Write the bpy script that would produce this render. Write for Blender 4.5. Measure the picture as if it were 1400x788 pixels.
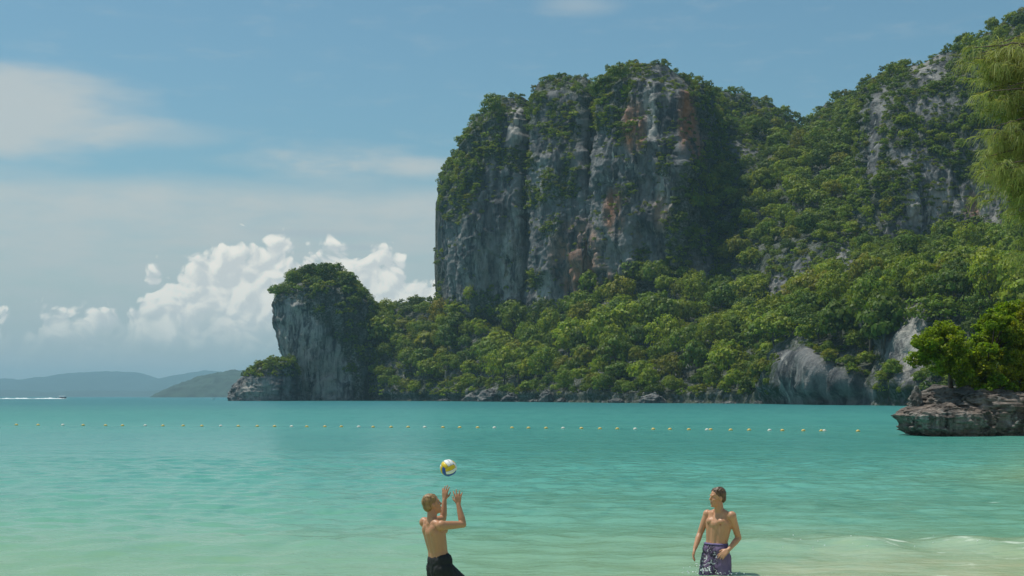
import bpy, bmesh, math, random
import numpy as np
from mathutils import Vector, Matrix, Euler

# ------------------------------------------------------------------ scene, camera, sky, sun
for o in list(bpy.data.objects):
    bpy.data.objects.remove(o)
scene = bpy.context.scene
COL = scene.collection
R = math.radians
F, CU, CV, CAMZ = 1923.0, 700.0, 542.5, 2.2      # photo focal length (px), horizon column/row, eye height

cam_d = bpy.data.cameras.new('camera')
cam = bpy.data.objects.new('camera', cam_d)
COL.objects.link(cam)
cam.location = (0, 0, CAMZ)
cam.rotation_euler = (R(90), 0, 0)
cam_d.sensor_width = 36
cam_d.lens = 36 * F / 1400
cam_d.shift_y = (CV - 394) / 1400
cam_d.clip_start = 0.1
cam_d.clip_end = 60000
scene.camera = cam

SUN_EL, SUN_AZ = R(68), R(-66)                   # azimuth from +Y, positive towards +X
sd = bpy.data.lights.new('sun', 'SUN')
sd.energy = 4.6
sd.angle = R(0.53)
sd.color = (1.0, 0.95, 0.87)
sun = bpy.data.objects.new('sun', sd)
COL.objects.link(sun)
sdir = Vector((math.sin(SUN_AZ) * math.cos(SUN_EL), math.cos(SUN_AZ) * math.cos(SUN_EL), math.sin(SUN_EL)))
sun.rotation_euler = sdir.to_track_quat('Z', 'Y').to_euler()
sun.location = (0, 0, 300)

scene.view_settings.view_transform = 'Standard'
scene.view_settings.look = 'None'
scene.view_settings.gamma = 1
scene.view_settings.exposure = -0.35
scene.view_settings.use_curve_mapping = False
scene.render.engine = 'CYCLES'
cy = scene.cycles
cy.max_bounces = 5; cy.diffuse_bounces = 2; cy.glossy_bounces = 2; cy.transmission_bounces = 2
cy.volume_bounces = 0; cy.transparent_max_bounces = 6
cy.use_denoising = True
cy.caustics_reflective = False; cy.caustics_refractive = False
cy.sample_clamp_indirect = 4


class NT:
    """small helper for node trees"""
    def __init__(self, tree):
        self.t = tree; self.n = tree.nodes; self.l = tree.links
    def new(self, typ, **kw):
        nd = self.n.new(typ)
        for k, v in kw.items():
            setattr(nd, k, v)
        return nd
    def put(self, sock, v):
        if v is None:
            return
        if isinstance(v, bpy.types.NodeSocket):
            self.l.new(v, sock)
        elif sock.type == 'RGBA' and not isinstance(v, (int, float)):
            sock.default_value = tuple(v) + ((1,) if len(v) == 3 else ())
        elif sock.type == 'VECTOR' and isinstance(v, (int, float)):
            sock.default_value = (v, v, v)
        else:
            sock.default_value = v
    def m(self, op, a, b=None, c=None, clamp=False):
        nd = self.new('ShaderNodeMath', operation=op, use_clamp=clamp)
        for s, v in zip(nd.inputs, (a, b, c)):
            self.put(s, v)
        return nd.outputs[0]
    def vm(self, op, a, b=None):
        nd = self.new('ShaderNodeVectorMath', operation=op)
        self.put(nd.inputs[0], a); self.put(nd.inputs[1], b)
        return nd.outputs[0]
    def comb(self, x, y, z=0.0):
        nd = self.new('ShaderNodeCombineXYZ')
        for s, v in zip(nd.inputs, (x, y, z)):
            self.put(s, v)
        return nd.outputs[0]
    def sep(self, v):
        nd = self.new('ShaderNodeSeparateXYZ'); self.put(nd.inputs[0], v)
        return nd.outputs
    def ss(self, x, a, b, lo=0.0, hi=1.0):
        nd = self.new('ShaderNodeMapRange', interpolation_type='SMOOTHSTEP')
        for s, v in zip(nd.inputs[:5], (x, a, b, lo, hi)):
            self.put(s, v)
        return nd.outputs[0]
    def noise(self, vec, scale=1.0, detail=4.0, rough=0.5, dist=0.0):
        nd = self.new('ShaderNodeTexNoise')
        self.put(nd.inputs['Vector'], vec); self.put(nd.inputs['Scale'], scale); self.put(nd.inputs['Detail'], detail)
        self.put(nd.inputs['Roughness'], rough); self.put(nd.inputs['Distortion'], dist)
        return nd.outputs[0]
    def voro(self, vec, scale=1.0, detail=0.0, feature='F1', rough=0.5, smooth=None):
        nd = self.new('ShaderNodeTexVoronoi', feature=feature)
        self.put(nd.inputs['Vector'], vec); self.put(nd.inputs['Scale'], scale)
        if 'Detail' in nd.inputs: self.put(nd.inputs['Detail'], detail); self.put(nd.inputs['Roughness'], rough)
        if smooth is not None: self.put(nd.inputs['Smoothness'], smooth)
        return nd.outputs['Distance']
    def mix(self, f, a, b, blend='MIX'):
        nd = self.new('ShaderNodeMix', data_type='RGBA', blend_type=blend)
        self.put(nd.inputs[0], f); self.put(nd.inputs[6], a); self.put(nd.inputs[7], b)
        return nd.outputs[2]
    def scale(self, vec, s):
        nd = self.new('ShaderNodeVectorMath', operation='MULTIPLY')
        self.put(nd.inputs[0], vec); nd.inputs[1].default_value = s
        return nd.outputs[0]


def build_world():
    w = bpy.data.worlds.new('World')
    scene.world = w
    w.cycles.sampling_method = 'MANUAL'; w.cycles.sample_map_resolution = 256
    w.use_nodes = True
    g = NT(w.node_tree)
    g.n.clear()
    out = g.new('ShaderNodeOutputWorld')
    bg = g.new('ShaderNodeBackground')
    sky = g.new('ShaderNodeTexSky', sky_type='NISHITA', sun_disc=False)
    sky.sun_elevation = SUN_EL
    sky.sun_rotation = SUN_AZ
    sky.air_density = 1.0; sky.dust_density = 1.6; sky.ozone_density = 1.2
    sky.altitude = 0
    d = g.new('ShaderNodeTexCoord').outputs['Generated']
    x, y, z = g.sep(d)
    az = g.m('ARCTAN2', x, y)
    hyp = g.m('SQRT', g.m('ADD', g.m('MULTIPLY', x, x), g.m('MULTIPLY', y, y)))
    el = g.m('DIVIDE', z, g.m('MAXIMUM', hyp, 0.001))
    U = g.m('MULTIPLY', az, F / 100)              # hundredths of a photo-sized angle, all round the horizon
    V = g.m('MULTIPLY', g.m('MINIMUM', el, 3.0), F / 100)
    au = lambda u: math.atan((u - CU) / F) * F / 100
    W = g.comb(U, V)

    def blob(u, v, ru, rv, warp, edge=0.9):
        du = g.m('DIVIDE', g.m('SUBTRACT', U, au(u)), ru / 100)
        dv = g.m('DIVIDE', g.m('SUBTRACT', V, (CV - v) / 100), rv / 100)
        r = g.m('SQRT', g.m('ADD', g.m('MULTIPLY', du, du), g.m('MULTIPLY', dv, dv)))
        r = g.m('ADD', r, warp)
        return g.ss(r, 1.0, 1.0 - edge, 0.0, 1.0)
    n_st = g.noise(g.scale(W, (0.35, 1.3, 1)), 1.0, 4, 0.55)
    n_fine = g.noise(g.scale(W, (0.9, 3.2, 1)), 1.2, 4, 0.6)
    warp = g.m('MULTIPLY', g.m('SUBTRACT', n_st, 0.5), 1.5)
    base = sky.outputs[0]
    base = g.mix(1.0, base, (0.90, 1.28, 1.26), 'MULTIPLY')
    # high thin layer of stratus, broad band above the horizon plus separate wisps
    top = g.m('ADD', 2.86, g.m('MULTIPLY', g.m('SUBTRACT', n_st, 0.5), 0.35))
    band = g.m('MULTIPLY', g.ss(V, g.m('ADD', top, 0.18), g.m('SUBTRACT', top, 0.28)), g.ss(n_fine, 0.15, 0.7, 0.55, 0.86))
    patch = g.m('MULTIPLY', blob(0, 178, 205, 85, warp, 0.65), 0.80)
    wisp1 = g.m('MULTIPLY', blob(480, 228, 190, 34, warp, 0.95), g.ss(n_fine, 0.3, 0.75, 0.25, 0.95))
    wisp1b = g.m('MULTIPLY', blob(575, 232, 90, 22, warp, 0.9), 0.6)
    wisp2 = g.m('MULTIPLY', blob(790, 8, 80, 24, warp, 0.9), 0.35)
    wisp3 = g.m('MULTIPLY', blob(200, 195, 130, 26, warp, 0.9), 0.35)
    far_wisps = g.m('MULTIPLY', g.ss(n_fine, 0.5, 0.85), 0.16)
    alpha = band
    for a in (patch, wisp1, wisp1b, wisp2, wisp3, far_wisps):
        alpha = g.m('SUBTRACT', 1.0, g.m('MULTIPLY', g.m('SUBTRACT', 1.0, alpha), g.m('SUBTRACT', 1.0, a)))
    thin = g.mix(g.ss(V, 0.6, 3.4), (6.2, 7.0, 7.1), (7.2, 7.6, 7.4))
    c1 = g.mix(alpha, base, thin)
    # low haze-grey veil at the horizon
    c1 = g.mix(g.ss(V, 1.6, 0.0, 0.0, 0.6), c1, (5.8, 6.8, 7.1))

    # cumulus bank
    fc = g.new('ShaderNodeFloatCurve')
    pts = [(-150, 1.0), (0, 0.98), (45, 1.12), (80, 1.32), (112, 1.10), (150, 1.18), (200, 1.62), (250, 1.92), (300, 2.05), (350, 2.14),
           (430, 2.2), (480, 2.16), (520, 2.2), (560, 1.98), (600, 1.70), (650, 1.4), (800, 1.15), (1100, 1.3), (1500, 1.1)]
    lo, hi = au(-150), au(1500)
    cur = fc.mapping.curves[0]
    pp = [((au(u) - lo) / (hi - lo), t / 3.0) for u, t in pts]
    cur.points[0].location = pp[0]; cur.points[1].location = pp[-1]
    for p in pp[1:-1]:
        cur.points.new(*p)
    fc.mapping.update()
    g.put(fc.inputs['Value'], g.m('DIVIDE', g.m('SUBTRACT', U, lo), hi - lo))
    env = g.m('MULTIPLY', fc.outputs[0], 3.0)

    wob = g.m('MULTIPLY', g.m('SUBTRACT', g.noise(W, 1.7, 1, 0.5), 0.5), 0.45)
    wob2 = g.m('MULTIPLY', g.m('SUBTRACT', g.noise(g.vm('ADD', W, (9.0, 4.0, 0.0)), 1.7, 1, 0.5), 0.5), 0.45)

    def billow(vec):
        v2 = g.vm('ADD', vec, g.comb(wob, wob2))
        a = g.voro(v2, 2.0, 2.4, 'F1', 0.55)
        b = g.noise(v2, 1.5, 6, 0.60)
        return g.m('ADD', g.m('MULTIPLY', g.m('SUBTRACT', 0.62, a), 0.62), g.m('MULTIPLY', g.m('SUBTRACT', b, 0.5), 0.95))
    B = billow(W)
    B2 = billow(g.vm('ADD', W, (-0.06, 0.08, 0.0)))
    D = g.m('ADD', g.m('SUBTRACT', g.m('ADD', env, 0.12), V), B)
    a_top = g.ss(D, 0.0, 0.13)
    low = g.m('ADD', V, g.m('MULTIPLY', B, 0.5))
    a_c = g.m('MULTIPLY', a_top, g.ss(low, 0.45, 1.15, 0.10, 1.0))
    lit = g.ss(g.m('SUBTRACT', B, B2), -0.14, 0.17)
    lit = g.m('MULTIPLY', lit, g.ss(g.m('SUBTRACT', env, V), 1.35, -0.1, 0.72, 1.0))
    cc = g.mix(lit, (8.2, 8.6, 8.5), (12.4, 12.0, 10.8))
    a_c = g.m('MULTIPLY', a_c, 0.97)
    c2 = g.mix(a_c, c1, cc)
    # thin grey streaks lying across the top of the cumulus
    st = g.m('MULTIPLY', blob(420, 322, 130, 9, g.m('MULTIPLY', warp, 1.1), 0.8), 0.55)
    st2 = g.m('MULTIPLY', blob(490, 340, 60, 7, g.m('MULTIPLY', warp, 1.0), 0.8), 0.5)
    c2 = g.mix(g.m('MAXIMUM', st, st2), c2, (5.4, 6.4, 6.9))
    g.l.new(c2, bg.inputs['Color'])
    bg.inputs['Strength'].default_value = 0.1
    g.l.new(bg.outputs[0], out.inputs['Surface'])


build_world()

# ------------------------------------------------------------------ helpers
rng = np.random.default_rng(11)
random.seed(5)
_perm = np.random.default_rng(3).permutation(256)
_perm = np.concatenate([_perm, _perm, _perm])
_grad = np.random.default_rng(4).normal(size=(256, 3))
_grad /= np.linalg.norm(_grad, axis=1)[:, None]


def perlin(P):
    P = np.asarray(P, float)
    i = np.floor(P).astype(int); f = P - i; i &= 255
    w = f * f * f * (f * (f * 6 - 15) + 10)
    res = np.zeros(len(P))
    for dx in (0, 1):
        for dy in (0, 1):
            for dz in (0, 1):
                h = _perm[_perm[_perm[(i[:, 0] + dx) & 255] + ((i[:, 1] + dy) & 255)] + ((i[:, 2] + dz) & 255)]
                gr = _grad[h]
                dd = (f[:, 0] - dx) * gr[:, 0] + (f[:, 1] - dy) * gr[:, 1] + (f[:, 2] - dz) * gr[:, 2]
                ww = (w[:, 0] if dx else 1 - w[:, 0]) * (w[:, 1] if dy else 1 - w[:, 1]) * (w[:, 2] if dz else 1 - w[:, 2])
                res += ww * dd
    return res * 1.7


def fbm(P, octs=4, lac=2.1, gain=0.5, ridged=False):
    P = np.array(P, float); a = 1.0; s = np.zeros(len(P)); tot = 0
    for k in range(octs):
        n = perlin(P + 17.3 * k)
        if ridged: n = 1 - 2 * np.abs(n)
        s += a * n; tot += a; a *= gain; P = P * lac
    return s / tot


def cells(P, seed=0):
    """nearest-cell random value and distance to the cell border, for blocky fractured rock"""
    P = np.asarray(P, float) + seed * 7.7
    i = np.floor(P).astype(int)
    f1 = np.full(len(P), 9.0); f2 = np.full(len(P), 9.0); val = np.zeros(len(P))
    for dx in (-1, 0, 1):
        for dy in (-1, 0, 1):
            for dz in (-1, 0, 1):
                c = i + (dx, dy, dz)
                h = _perm[_perm[_perm[c[:, 0] & 255] + (c[:, 1] & 255)] + (c[:, 2] & 255)]
                d = np.linalg.norm(c + 0.5 + 0.75 * _grad[h] * 0.6 - P, axis=1)
                nearer = d < f1
                f2 = np.where(nearer, f1, np.minimum(f2, d))
                val = np.where(nearer, h / 127.5 - 1, val); f1 = np.where(nearer, d, f1)
    return val, f2 - f1


def blocky(q, sx, sz, seed=0):
    w = np.stack([perlin(q / (sx * 0.9) + 5 + seed), perlin(q / (sx * 0.9) + 55 + seed), perlin(q / (sx * 0.9) + 95 + seed)], 1) * 0.35
    v, e = cells(q / (sx, sx, sz) + w, seed)
    v2, e2 = cells(q / (sx * 0.38, sx * 0.38, sz * 0.38) + w * 1.6, seed + 3)
    return 0.75 * v * np.clip(e / 0.12, 0.3, 1) + 0.40 * v2 - 0.55 * np.exp(-e / 0.05) - 0.2 * np.exp(-e2 / 0.06)


def px(u, v, Y):
    return ((u - CU) / F * Y, Y, CAMZ - (v - CV) / F * Y)


def to_uv(P):
    P = np.asarray(P)
    return CU + P[:, 0] / P[:, 1] * F, CV - (P[:, 2] - CAMZ) / P[:, 1] * F


def inpoly(u, v, poly):
    inside = np.zeros(len(u), bool)
    n = len(poly)
    for a in range(n):
        x1, y1 = poly[a]; x2, y2 = poly[(a + 1) % n]
        if y1 == y2: continue
        c = ((y1 > v) != (y2 > v)) & (u < (x2 - x1) * (v - y1) / (y2 - y1) + x1)
        inside ^= c
    return inside


def mesh_np(name, V, quads=None, tris=None, smooth=False, attrs=None):
    me = bpy.data.meshes.new(name)
    V = np.asarray(V, np.float32)
    me.vertices.add(len(V)); me.vertices.foreach_set('co', V.ravel())
    parts = []; starts = []; n = 0
    for arr, k in ((quads, 4), (tris, 3)):
        if arr is not None and len(arr):
            arr = np.asarray(arr, np.int32)
            parts.append(arr.ravel()); starts.append(n + np.arange(len(arr)) * k); n += arr.size
    me.loops.add(n); me.loops.foreach_set('vertex_index', np.concatenate(parts))
    st = np.concatenate(starts)
    me.polygons.add(len(st)); me.polygons.foreach_set('loop_start', st.astype(np.int32))
    me.update(calc_edges=True)
    if smooth: me.polygons.foreach_set('use_smooth', np.ones(len(st), bool))
    for k, arr in (attrs or {}).items():
        a = me.color_attributes.new(k, 'FLOAT_COLOR', 'POINT')
        arr = np.asarray(arr, np.float32)
        if arr.shape[1] == 3: arr = np.concatenate([arr, np.ones((len(arr), 1), np.float32)], 1)
        a.data.foreach_set('color', arr.ravel())
    me.validate()
    return me


def obj(name, me, mat, parent=None, label=None, cat=None, group=None, kind=None, loc=None):
    o = bpy.data.objects.new(name, me)
    COL.objects.link(o)
    if mat is not None:
        if isinstance(mat, (list, tuple)):
            for mm in mat: me.materials.append(mm)
        elif len(me.materials) == 0: me.materials.append(mat)
    if parent is not None: o.parent = parent
    if loc is not None: o.location = loc
    tag(o, label, cat, group, kind)
    return o


def tag(o, label=None, cat=None, group=None, kind=None):
    if label: o['label'] = label
    if cat: o['category'] = cat
    if group: o['group'] = group
    if kind: o['kind'] = kind


def empty(name, loc, label, cat, group=None):
    e = bpy.data.objects.new(name, None)
    COL.objects.link(e); e.location = loc; e.empty_display_size = 0.3
    tag(e, label, cat, group)
    return e


def grid_quads(nu, nt, wrap=False):
    a = np.arange(nu * nt).reshape(nu, nt)
    if wrap: a = np.concatenate([a, a[:1]], 0)
    return np.stack([a[:-1, :-1].ravel(), a[1:, :-1].ravel(), a[1:, 1:].ravel(), a[:-1, 1:].ravel()], 1)


def grid_normals(P):
    du = np.gradient(P, axis=0); dt = np.gradient(P, axis=1)
    n = np.cross(du, dt)
    return n / np.maximum(np.linalg.norm(n, axis=2), 1e-9)[..., None]


def smooth1(a, k, axis):
    for _ in range(k):
        b = np.moveaxis(a, axis, 0).copy()
        b[1:-1] = 0.25 * b[:-2] + 0.5 * b[1:-1] + 0.25 * b[2:]
        a = np.moveaxis(b, 0, axis)
    return a


# ------------------------------------------------------------------ materials
def new_mat(name):
    m = bpy.data.materials.new(name); m.use_nodes = True
    g = NT(m.node_tree); g.n.clear()
    out = g.new('ShaderNodeOutputMaterial')
    return m, g, out


def principled(g, out, **kw):
    p = g.new('ShaderNodeBsdfPrincipled')
    for k, v in kw.items():
        g.put(p.inputs[k.replace('_', ' ')], v)
    g.l.new(p.outputs[0], out.inputs['Surface'])
    return p


def mat_plain(name, col, rough=0.6, var=0.12, nscale=8.0, **kw):
    m, g, out = new_mat(name)
    co = g.new('ShaderNodeTexCoord').outputs['Object']
    n = g.noise(co, nscale, 4, 0.6)
    c = g.mix(g.ss(n, 0.3, 0.7), tuple(x * (1 - var) for x in col), tuple(min(1, x * (1 + var)) for x in col))
    principled(g, out, Base_Color=c, Roughness=rough, **kw)
    return m


def mat_rock(name, s=1.0, dark=(0.045, 0.05, 0.055), mid=(0.20, 0.20, 0.195), pale=(0.44, 0.42, 0.375), bump=1.0):
    m, g, out = new_mat(name)
    pos = g.new('ShaderNodeNewGeometry').outputs['Position']
    mk = g.new('ShaderNodeAttribute', attribute_name='mask').outputs['Color']
    rust, pl, moss = g.sep(mk)
    st1 = g.noise(g.scale(pos, (0.17 / s, 0.17 / s, 0.035 / s)), 1.0, 6, 0.66, 0.4)     # water streaks running down the face
    st2 = g.noise(g.scale(pos, (0.6 / s, 0.6 / s, 0.11 / s)), 1.0, 5, 0.65, 0.3)
    big = g.noise(g.scale(pos, (0.03 / s, 0.03 / s, 0.03 / s)), 1.0, 5, 0.6, 0.5)
    fine = g.noise(g.scale(pos, (1.0 / s, 1.0 / s, 1.0 / s)), 1.0, 5, 0.65)
    c = g.mix(g.ss(st1, 0.36, 0.60), dark, mid)
    c = g.mix(g.m('MULTIPLY', g.ss(st2, 0.54, 0.72), g.ss(big, 0.42, 0.6)), c, pale)
    f_p = g.m('MULTIPLY', pl, g.ss(g.m('ADD', g.m('MULTIPLY', st1, 0.5), g.m('MULTIPLY', st2, 0.5)), 0.40, 0.58))
    c = g.mix(f_p, c, pale)
    f_r = g.m('MULTIPLY', rust, g.ss(g.m('ADD', g.m('MULTIPLY', st1, 0.6), g.m('MULTIPLY', big, 0.4)), 0.40, 0.58))
    c = g.mix(f_r, c, (0.40, 0.17, 0.075))
    c = g.mix(g.m('MULTIPLY', moss, g.ss(fine, 0.35, 0.6)), c, (0.035, 0.055, 0.018))
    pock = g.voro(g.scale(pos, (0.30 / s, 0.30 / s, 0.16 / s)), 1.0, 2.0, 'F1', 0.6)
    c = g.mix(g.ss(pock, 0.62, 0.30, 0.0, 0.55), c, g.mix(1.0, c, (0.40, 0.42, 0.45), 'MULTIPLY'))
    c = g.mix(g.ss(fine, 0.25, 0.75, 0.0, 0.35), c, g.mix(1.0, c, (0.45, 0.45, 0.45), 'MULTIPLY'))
    bm = g.new('ShaderNodeBump'); bm.inputs['Strength'].default_value = 0.9 * bump; bm.inputs['Distance'].default_value = 0.9 * s
    h = g.m('ADD', g.m('MULTIPLY', fine, 0.6), st2)
    g.put(bm.inputs['Height'], h)
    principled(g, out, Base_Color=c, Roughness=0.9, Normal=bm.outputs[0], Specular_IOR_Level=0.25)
    return m


def mat_leaf(name, col=(0.132, 0.186, 0.012), trans=0.32, use_obj=True, rough=0.55, inst=False):
    m, g, out = new_mat(name)
    tint = g.new('ShaderNodeAttribute', attribute_name='tint').outputs['Color']
    c = g.mix(1.0, tint, col, 'MULTIPLY')
    if use_obj:
        oc = g.new('ShaderNodeAttribute', attribute_name='col', attribute_type='INSTANCER').outputs['Color'] if inst else g.new('ShaderNodeObjectInfo').outputs['Color']
        c = g.mix(1.0, c, oc, 'MULTIPLY')
    p = g.new('ShaderNodeBsdfPrincipled')
    g.put(p.inputs['Base Color'], c); p.inputs['Roughness'].default_value = rough; p.inputs['Specular IOR Level'].default_value = 0.25
    t = g.new('ShaderNodeBsdfTranslucent')
    g.put(t.inputs['Color'], g.mix(1.0, c, (1.5, 1.45, 0.7), 'MULTIPLY'))
    mx = g.new('ShaderNodeMixShader'); mx.inputs[0].default_value = trans
    g.l.new(p.outputs[0], mx.inputs[1]); g.l.new(t.outputs[0], mx.inputs[2])
    g.l.new(mx.outputs[0], out.inputs['Surface'])
    return m


ROCK = mat_rock('limestone')
LEAF = mat_leaf('jungle_leaf')
LEAF_MASS = mat_leaf('jungle_leaf_mass', inst=True)
BARK = mat_plain('bark', (0.09, 0.075, 0.055), 0.9, 0.35, 3.0)


# ------------------------------------------------------------------ seabed, beach and sea
def ground_z(x, y):
    """sand: beach under the camera, sloping into the bay; curves forward along the right"""
    d1 = y - 9.5                                          # metres seaward of the near waterline
    d2 = 5.0 * (15.4 + 0.5 * np.clip(y - 38, 0, 90) - x)  # right-hand waterline, a steeper bank
    sft = 6.0
    d = -sft * np.log(np.exp(-np.clip(d1, -60, 60) / sft) + np.exp(-np.clip(d2, -60, 60) / sft) * (y < 110) + 1e-9)
    return np.clip(-0.098 * d + 0.0004 * np.clip(d, 0, 100) ** 2, -5.5, 3.0) * np.where(d > 120, 1, 1)


def build_ground():
    xs = np.concatenate([-np.geomspace(14000, 60, 24), np.linspace(-50, 60, 160), np.geomspace(70, 14000, 24)])
    ys = np.concatenate([np.linspace(-400, -40, 10), np.linspace(-30, 120, 180), np.geomspace(130, 14000, 30)])
    X, Y = np.meshgrid(xs, ys, indexing='ij')
    Z = ground_z(X, Y)
    far = np.clip((Y - 90) / 60, 0, 1)
    Z = Z * (1 - far) + (-5.5) * far
    Z = np.where(X < -50, np.minimum(Z, Z), Z)
    P = np.stack([X, Y, Z], -1)
    m, g, out = new_mat('sand')
    pos = g.new('ShaderNodeNewGeometry').outputs['Position']
    n = g.noise(pos, 1.2, 6, 0.6)
    c = g.mix(g.ss(n, 0.3, 0.7), (0.52, 0.44, 0.31), (0.64, 0.56, 0.42))
    principled(g, out, Base_Color=c, Roughness=0.95)
    obj('beach', mesh_np('beach', P.reshape(-1, 3), grid_quads(*X.shape)[:, ::-1][:, ::1], smooth=True), m, kind='structure')


build_ground()


def wave_height(X, Y, dx, dy):
    """small wind ripples, a low swell and the shore break towards the right"""
    rg = np.random.default_rng(21)
    H = np.zeros_like(X)
    warp = perlin(np.stack([X.ravel() * 0.05, Y.ravel() * 0.07, 0 * X.ravel()], 1)).reshape(X.shape) * 4.0
    warp2 = perlin(np.stack([X.ravel() * 0.21, Y.ravel() * 0.3, 3 + 0 * X.ravel()], 1)).reshape(X.shape)
    gust = 0.55 + 0.9 * np.clip(0.5 + perlin(np.stack([X.ravel() * 0.035, Y.ravel() * 0.05, 9 + 0 * X.ravel()], 1)).reshape(X.shape), 0, 1)
    for k in range(30):
        lam = rg.uniform(0.36, 1.5); th = rg.normal(0, 0.85) + math.pi / 2
        kk = 2 * math.pi / lam
        ph = kk * (math.cos(th) * X + math.sin(th) * Y) + rg.uniform(0, 6.28) + warp2 * rg.uniform(0.6, 2.2)
        s = np.sin(ph)
        wt = np.clip((lam / dx - 3) / 4, 0, 1) * np.clip((lam / dy - 3) / 4, 0, 1)
        H += wt * 0.0052 * lam ** 0.85 * (s + 0.25 * np.cos(2 * ph))
    H *= gust
    fade = np.clip((220 - Y) / 100, 0, 1)
    H *= fade
    H *= 0.45 + 0.55 * np.clip((Y - 17) / 14, 0, 1)
    swell = 0.05 * np.sin(2 * math.pi * (Y + 0.10 * X + warp * 0.8) / 9.0) * np.clip((90 - Y) / 50, 0, 1)
    H += swell
    cr, amp = crest_line(X, warp)
    dd = Y - cr
    H += amp * np.where(dd < 0, np.exp(-(dd / 0.62) ** 2), np.exp(-(dd / 1.7) ** 2))
    return H


def crest_line(X, warp=0):
    cr = 20.5 - 0.04 * X + 0.55 * np.sin(X * 0.45 + 1.0) + 0.32 * np.sin(X * 1.25) + 0.12 * np.sin(X * 3.3)
    amp = 0.05 + (0.10 + 0.05 * np.sin(X * 1.7 + 0.6) + 0.04 * np.sin(X * 4.1)) / (1 + np.exp(-(X - 3.8) / 1.0))
    return cr, amp


def build_sea():
    def steps(a, d0, gr, end):
        out = [a]; d = d0
        while out[-1] < end:
            out.append(out[-1] + d); d *= gr
        return out
    def sp(a, d0, gr, mid, gr2, end):
        o1 = steps(a, d0, gr, mid); return o1 + steps(o1[-1], o1[-1] - o1[-2], gr2, end)[1:]
    ys = np.array(list(np.linspace(-30, 7, 20)) + list(np.arange(8, 34, 0.085)) + sp(34, 0.085, 1.0105, 260, 1.09, 14000))
    xr = sp(9.5, 0.1, 1.016, 110, 1.14, 14000)
    xs = np.array([-v for v in xr][::-1] + list(np.arange(-9.4, 9.45, 0.1)) + xr)
    X, Y = np.meshgrid(xs, ys, indexing='ij')
    H = wave_height(X, Y, np.gradient(xs)[:, None], np.gradient(ys)[None])
    inb = np.clip((np.abs(Y - 10) < 1e9) * 1.0, 0, 1)
    Z = H * np.clip((Y - 8) / 5, 0, 1) * inb
    P = np.stack([X, Y, Z], -1).reshape(-1, 3)
    # colour of the water: depth, suspended sand and foam, stored per vertex
    gz = ground_z(X, Y)
    depth = np.clip(-gz, 0, 6)
    nz = fbm(np.stack([X.ravel() * 0.16, Y.ravel() * 0.3, 0 * X.ravel()], 1), 4).reshape(X.shape)
    cr, amp = crest_line(X)
    dd = Y - cr
    right = 1 / (1 + np.exp(-(X - 3.2 - 1.0 * nz) / 0.8))
    foamn = fbm(np.stack([X.ravel() * 1.6, Y.ravel() * 3.2, 5 + 0 * X.ravel()], 1), 4).reshape(X.shape)
    foam = right * np.clip(1 - np.abs(dd + 0.15 + 0.5 * nz) / 1.2, 0, 1) * np.clip(0.42 + foamn * 1.7, 0, 1)
    foam2 = np.exp(-((Y - (29.3 + 0.25 * np.sin(X * 2.1) + 0.3 * nz)) / 0.28) ** 2) * np.clip((X - 8.2) / 1.0, 0, 1) * np.clip(0.45 + foamn * 1.3, 0, 1)
    sandbar = np.clip(1 - ((X - 4.6) / 2.2) ** 2, 0, 1) * np.clip((18.6 - Y + nz * 0.8) / 1.0, 0, 1)
    front = right * np.clip(-(dd + 0.5 + 0.6 * nz) / 0.9, 0, 1) * np.clip(0.30 + foamn * 1.5 + 0.3 * nz, 0, 1)
    sandy = np.clip(right * np.clip((4.2 - dd + nz * 6.0) / 8.5, 0, 1) + 0.5 * np.clip((17.6 - Y + nz * 1.3) / 3.0, 0, 1) + 0.7 * sandbar, 0, 1)
    at = np.stack([depth / 6, np.clip(foam * 0.75 + foam2 * 0.65 + front * 0.5, 0, 1), sandy], -1).reshape(-1, 3)
    me = mesh_np('sea', P, grid_quads(*X.shape)[:, ::-1], smooth=True, attrs={'wat': at})
    m, g, out = new_mat('sea_water')
    pos = g.new('ShaderNodeNewGeometry').outputs['Position']
    at = g.new('ShaderNodeAttribute', attribute_name='wat').outputs['Color']
    dep, foam, sandy = g.sep(at)
    xx, yy, zz = g.sep(pos)
    patch = g.noise(g.scale(pos, (0.008, 0.025, 1)), 1.0, 5, 0.55, 0.4)
    d2 = g.m('ADD', dep, g.m('MULTIPLY', g.m('SUBTRACT', patch, 0.5), 0.35))
    ramp = g.new('ShaderNodeValToRGB')
    g.put(ramp.inputs[0], d2)
    e = ramp.color_ramp.elements
    e[0].position = 0.08; e[0].color = (0.235, 0.375, 0.205, 1)
    e[1].position = 1.0; e[1].color = (0.035, 0.20, 0.195, 1)
    for p, cc in ((0.20, (0.175, 0.38, 0.245)), (0.38, (0.115, 0.355, 0.265)), (0.65, (0.072, 0.30, 0.24))):
        k = e.new(p); k.color = cc + (1,)
    farm = g.ss(yy, 90, 520, 0.0, 1.0)
    c = g.mix(farm, ramp.outputs[0], (0.028, 0.175, 0.195))
    patch2 = g.noise(g.scale(pos, (0.0015, 0.006, 1)), 1.0, 4, 0.55, 0.4)
    c = g.mix(g.m('MULTIPLY', farm, g.ss(patch2, 0.4, 0.65)), c, (0.045, 0.215, 0.21))
    c = g.mix(g.m('MULTIPLY', g.m('MULTIPLY', sandy, 0.72), g.ss(g.noise(g.scale(pos, (0.7, 1.3, 1)), 1.0, 4, 0.6, 0.8), 0.28, 0.66, 0.45, 1.0)), c, (0.50, 0.50, 0.30))
    ff = g.noise(g.scale(pos, (5, 9, 1)), 1.0, 5, 0.7)
    fm = g.ss(g.m('ADD', foam, g.m('MULTIPLY', g.m('SUBTRACT', ff, 0.5), 0.9)), 0.25, 0.95)
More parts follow.
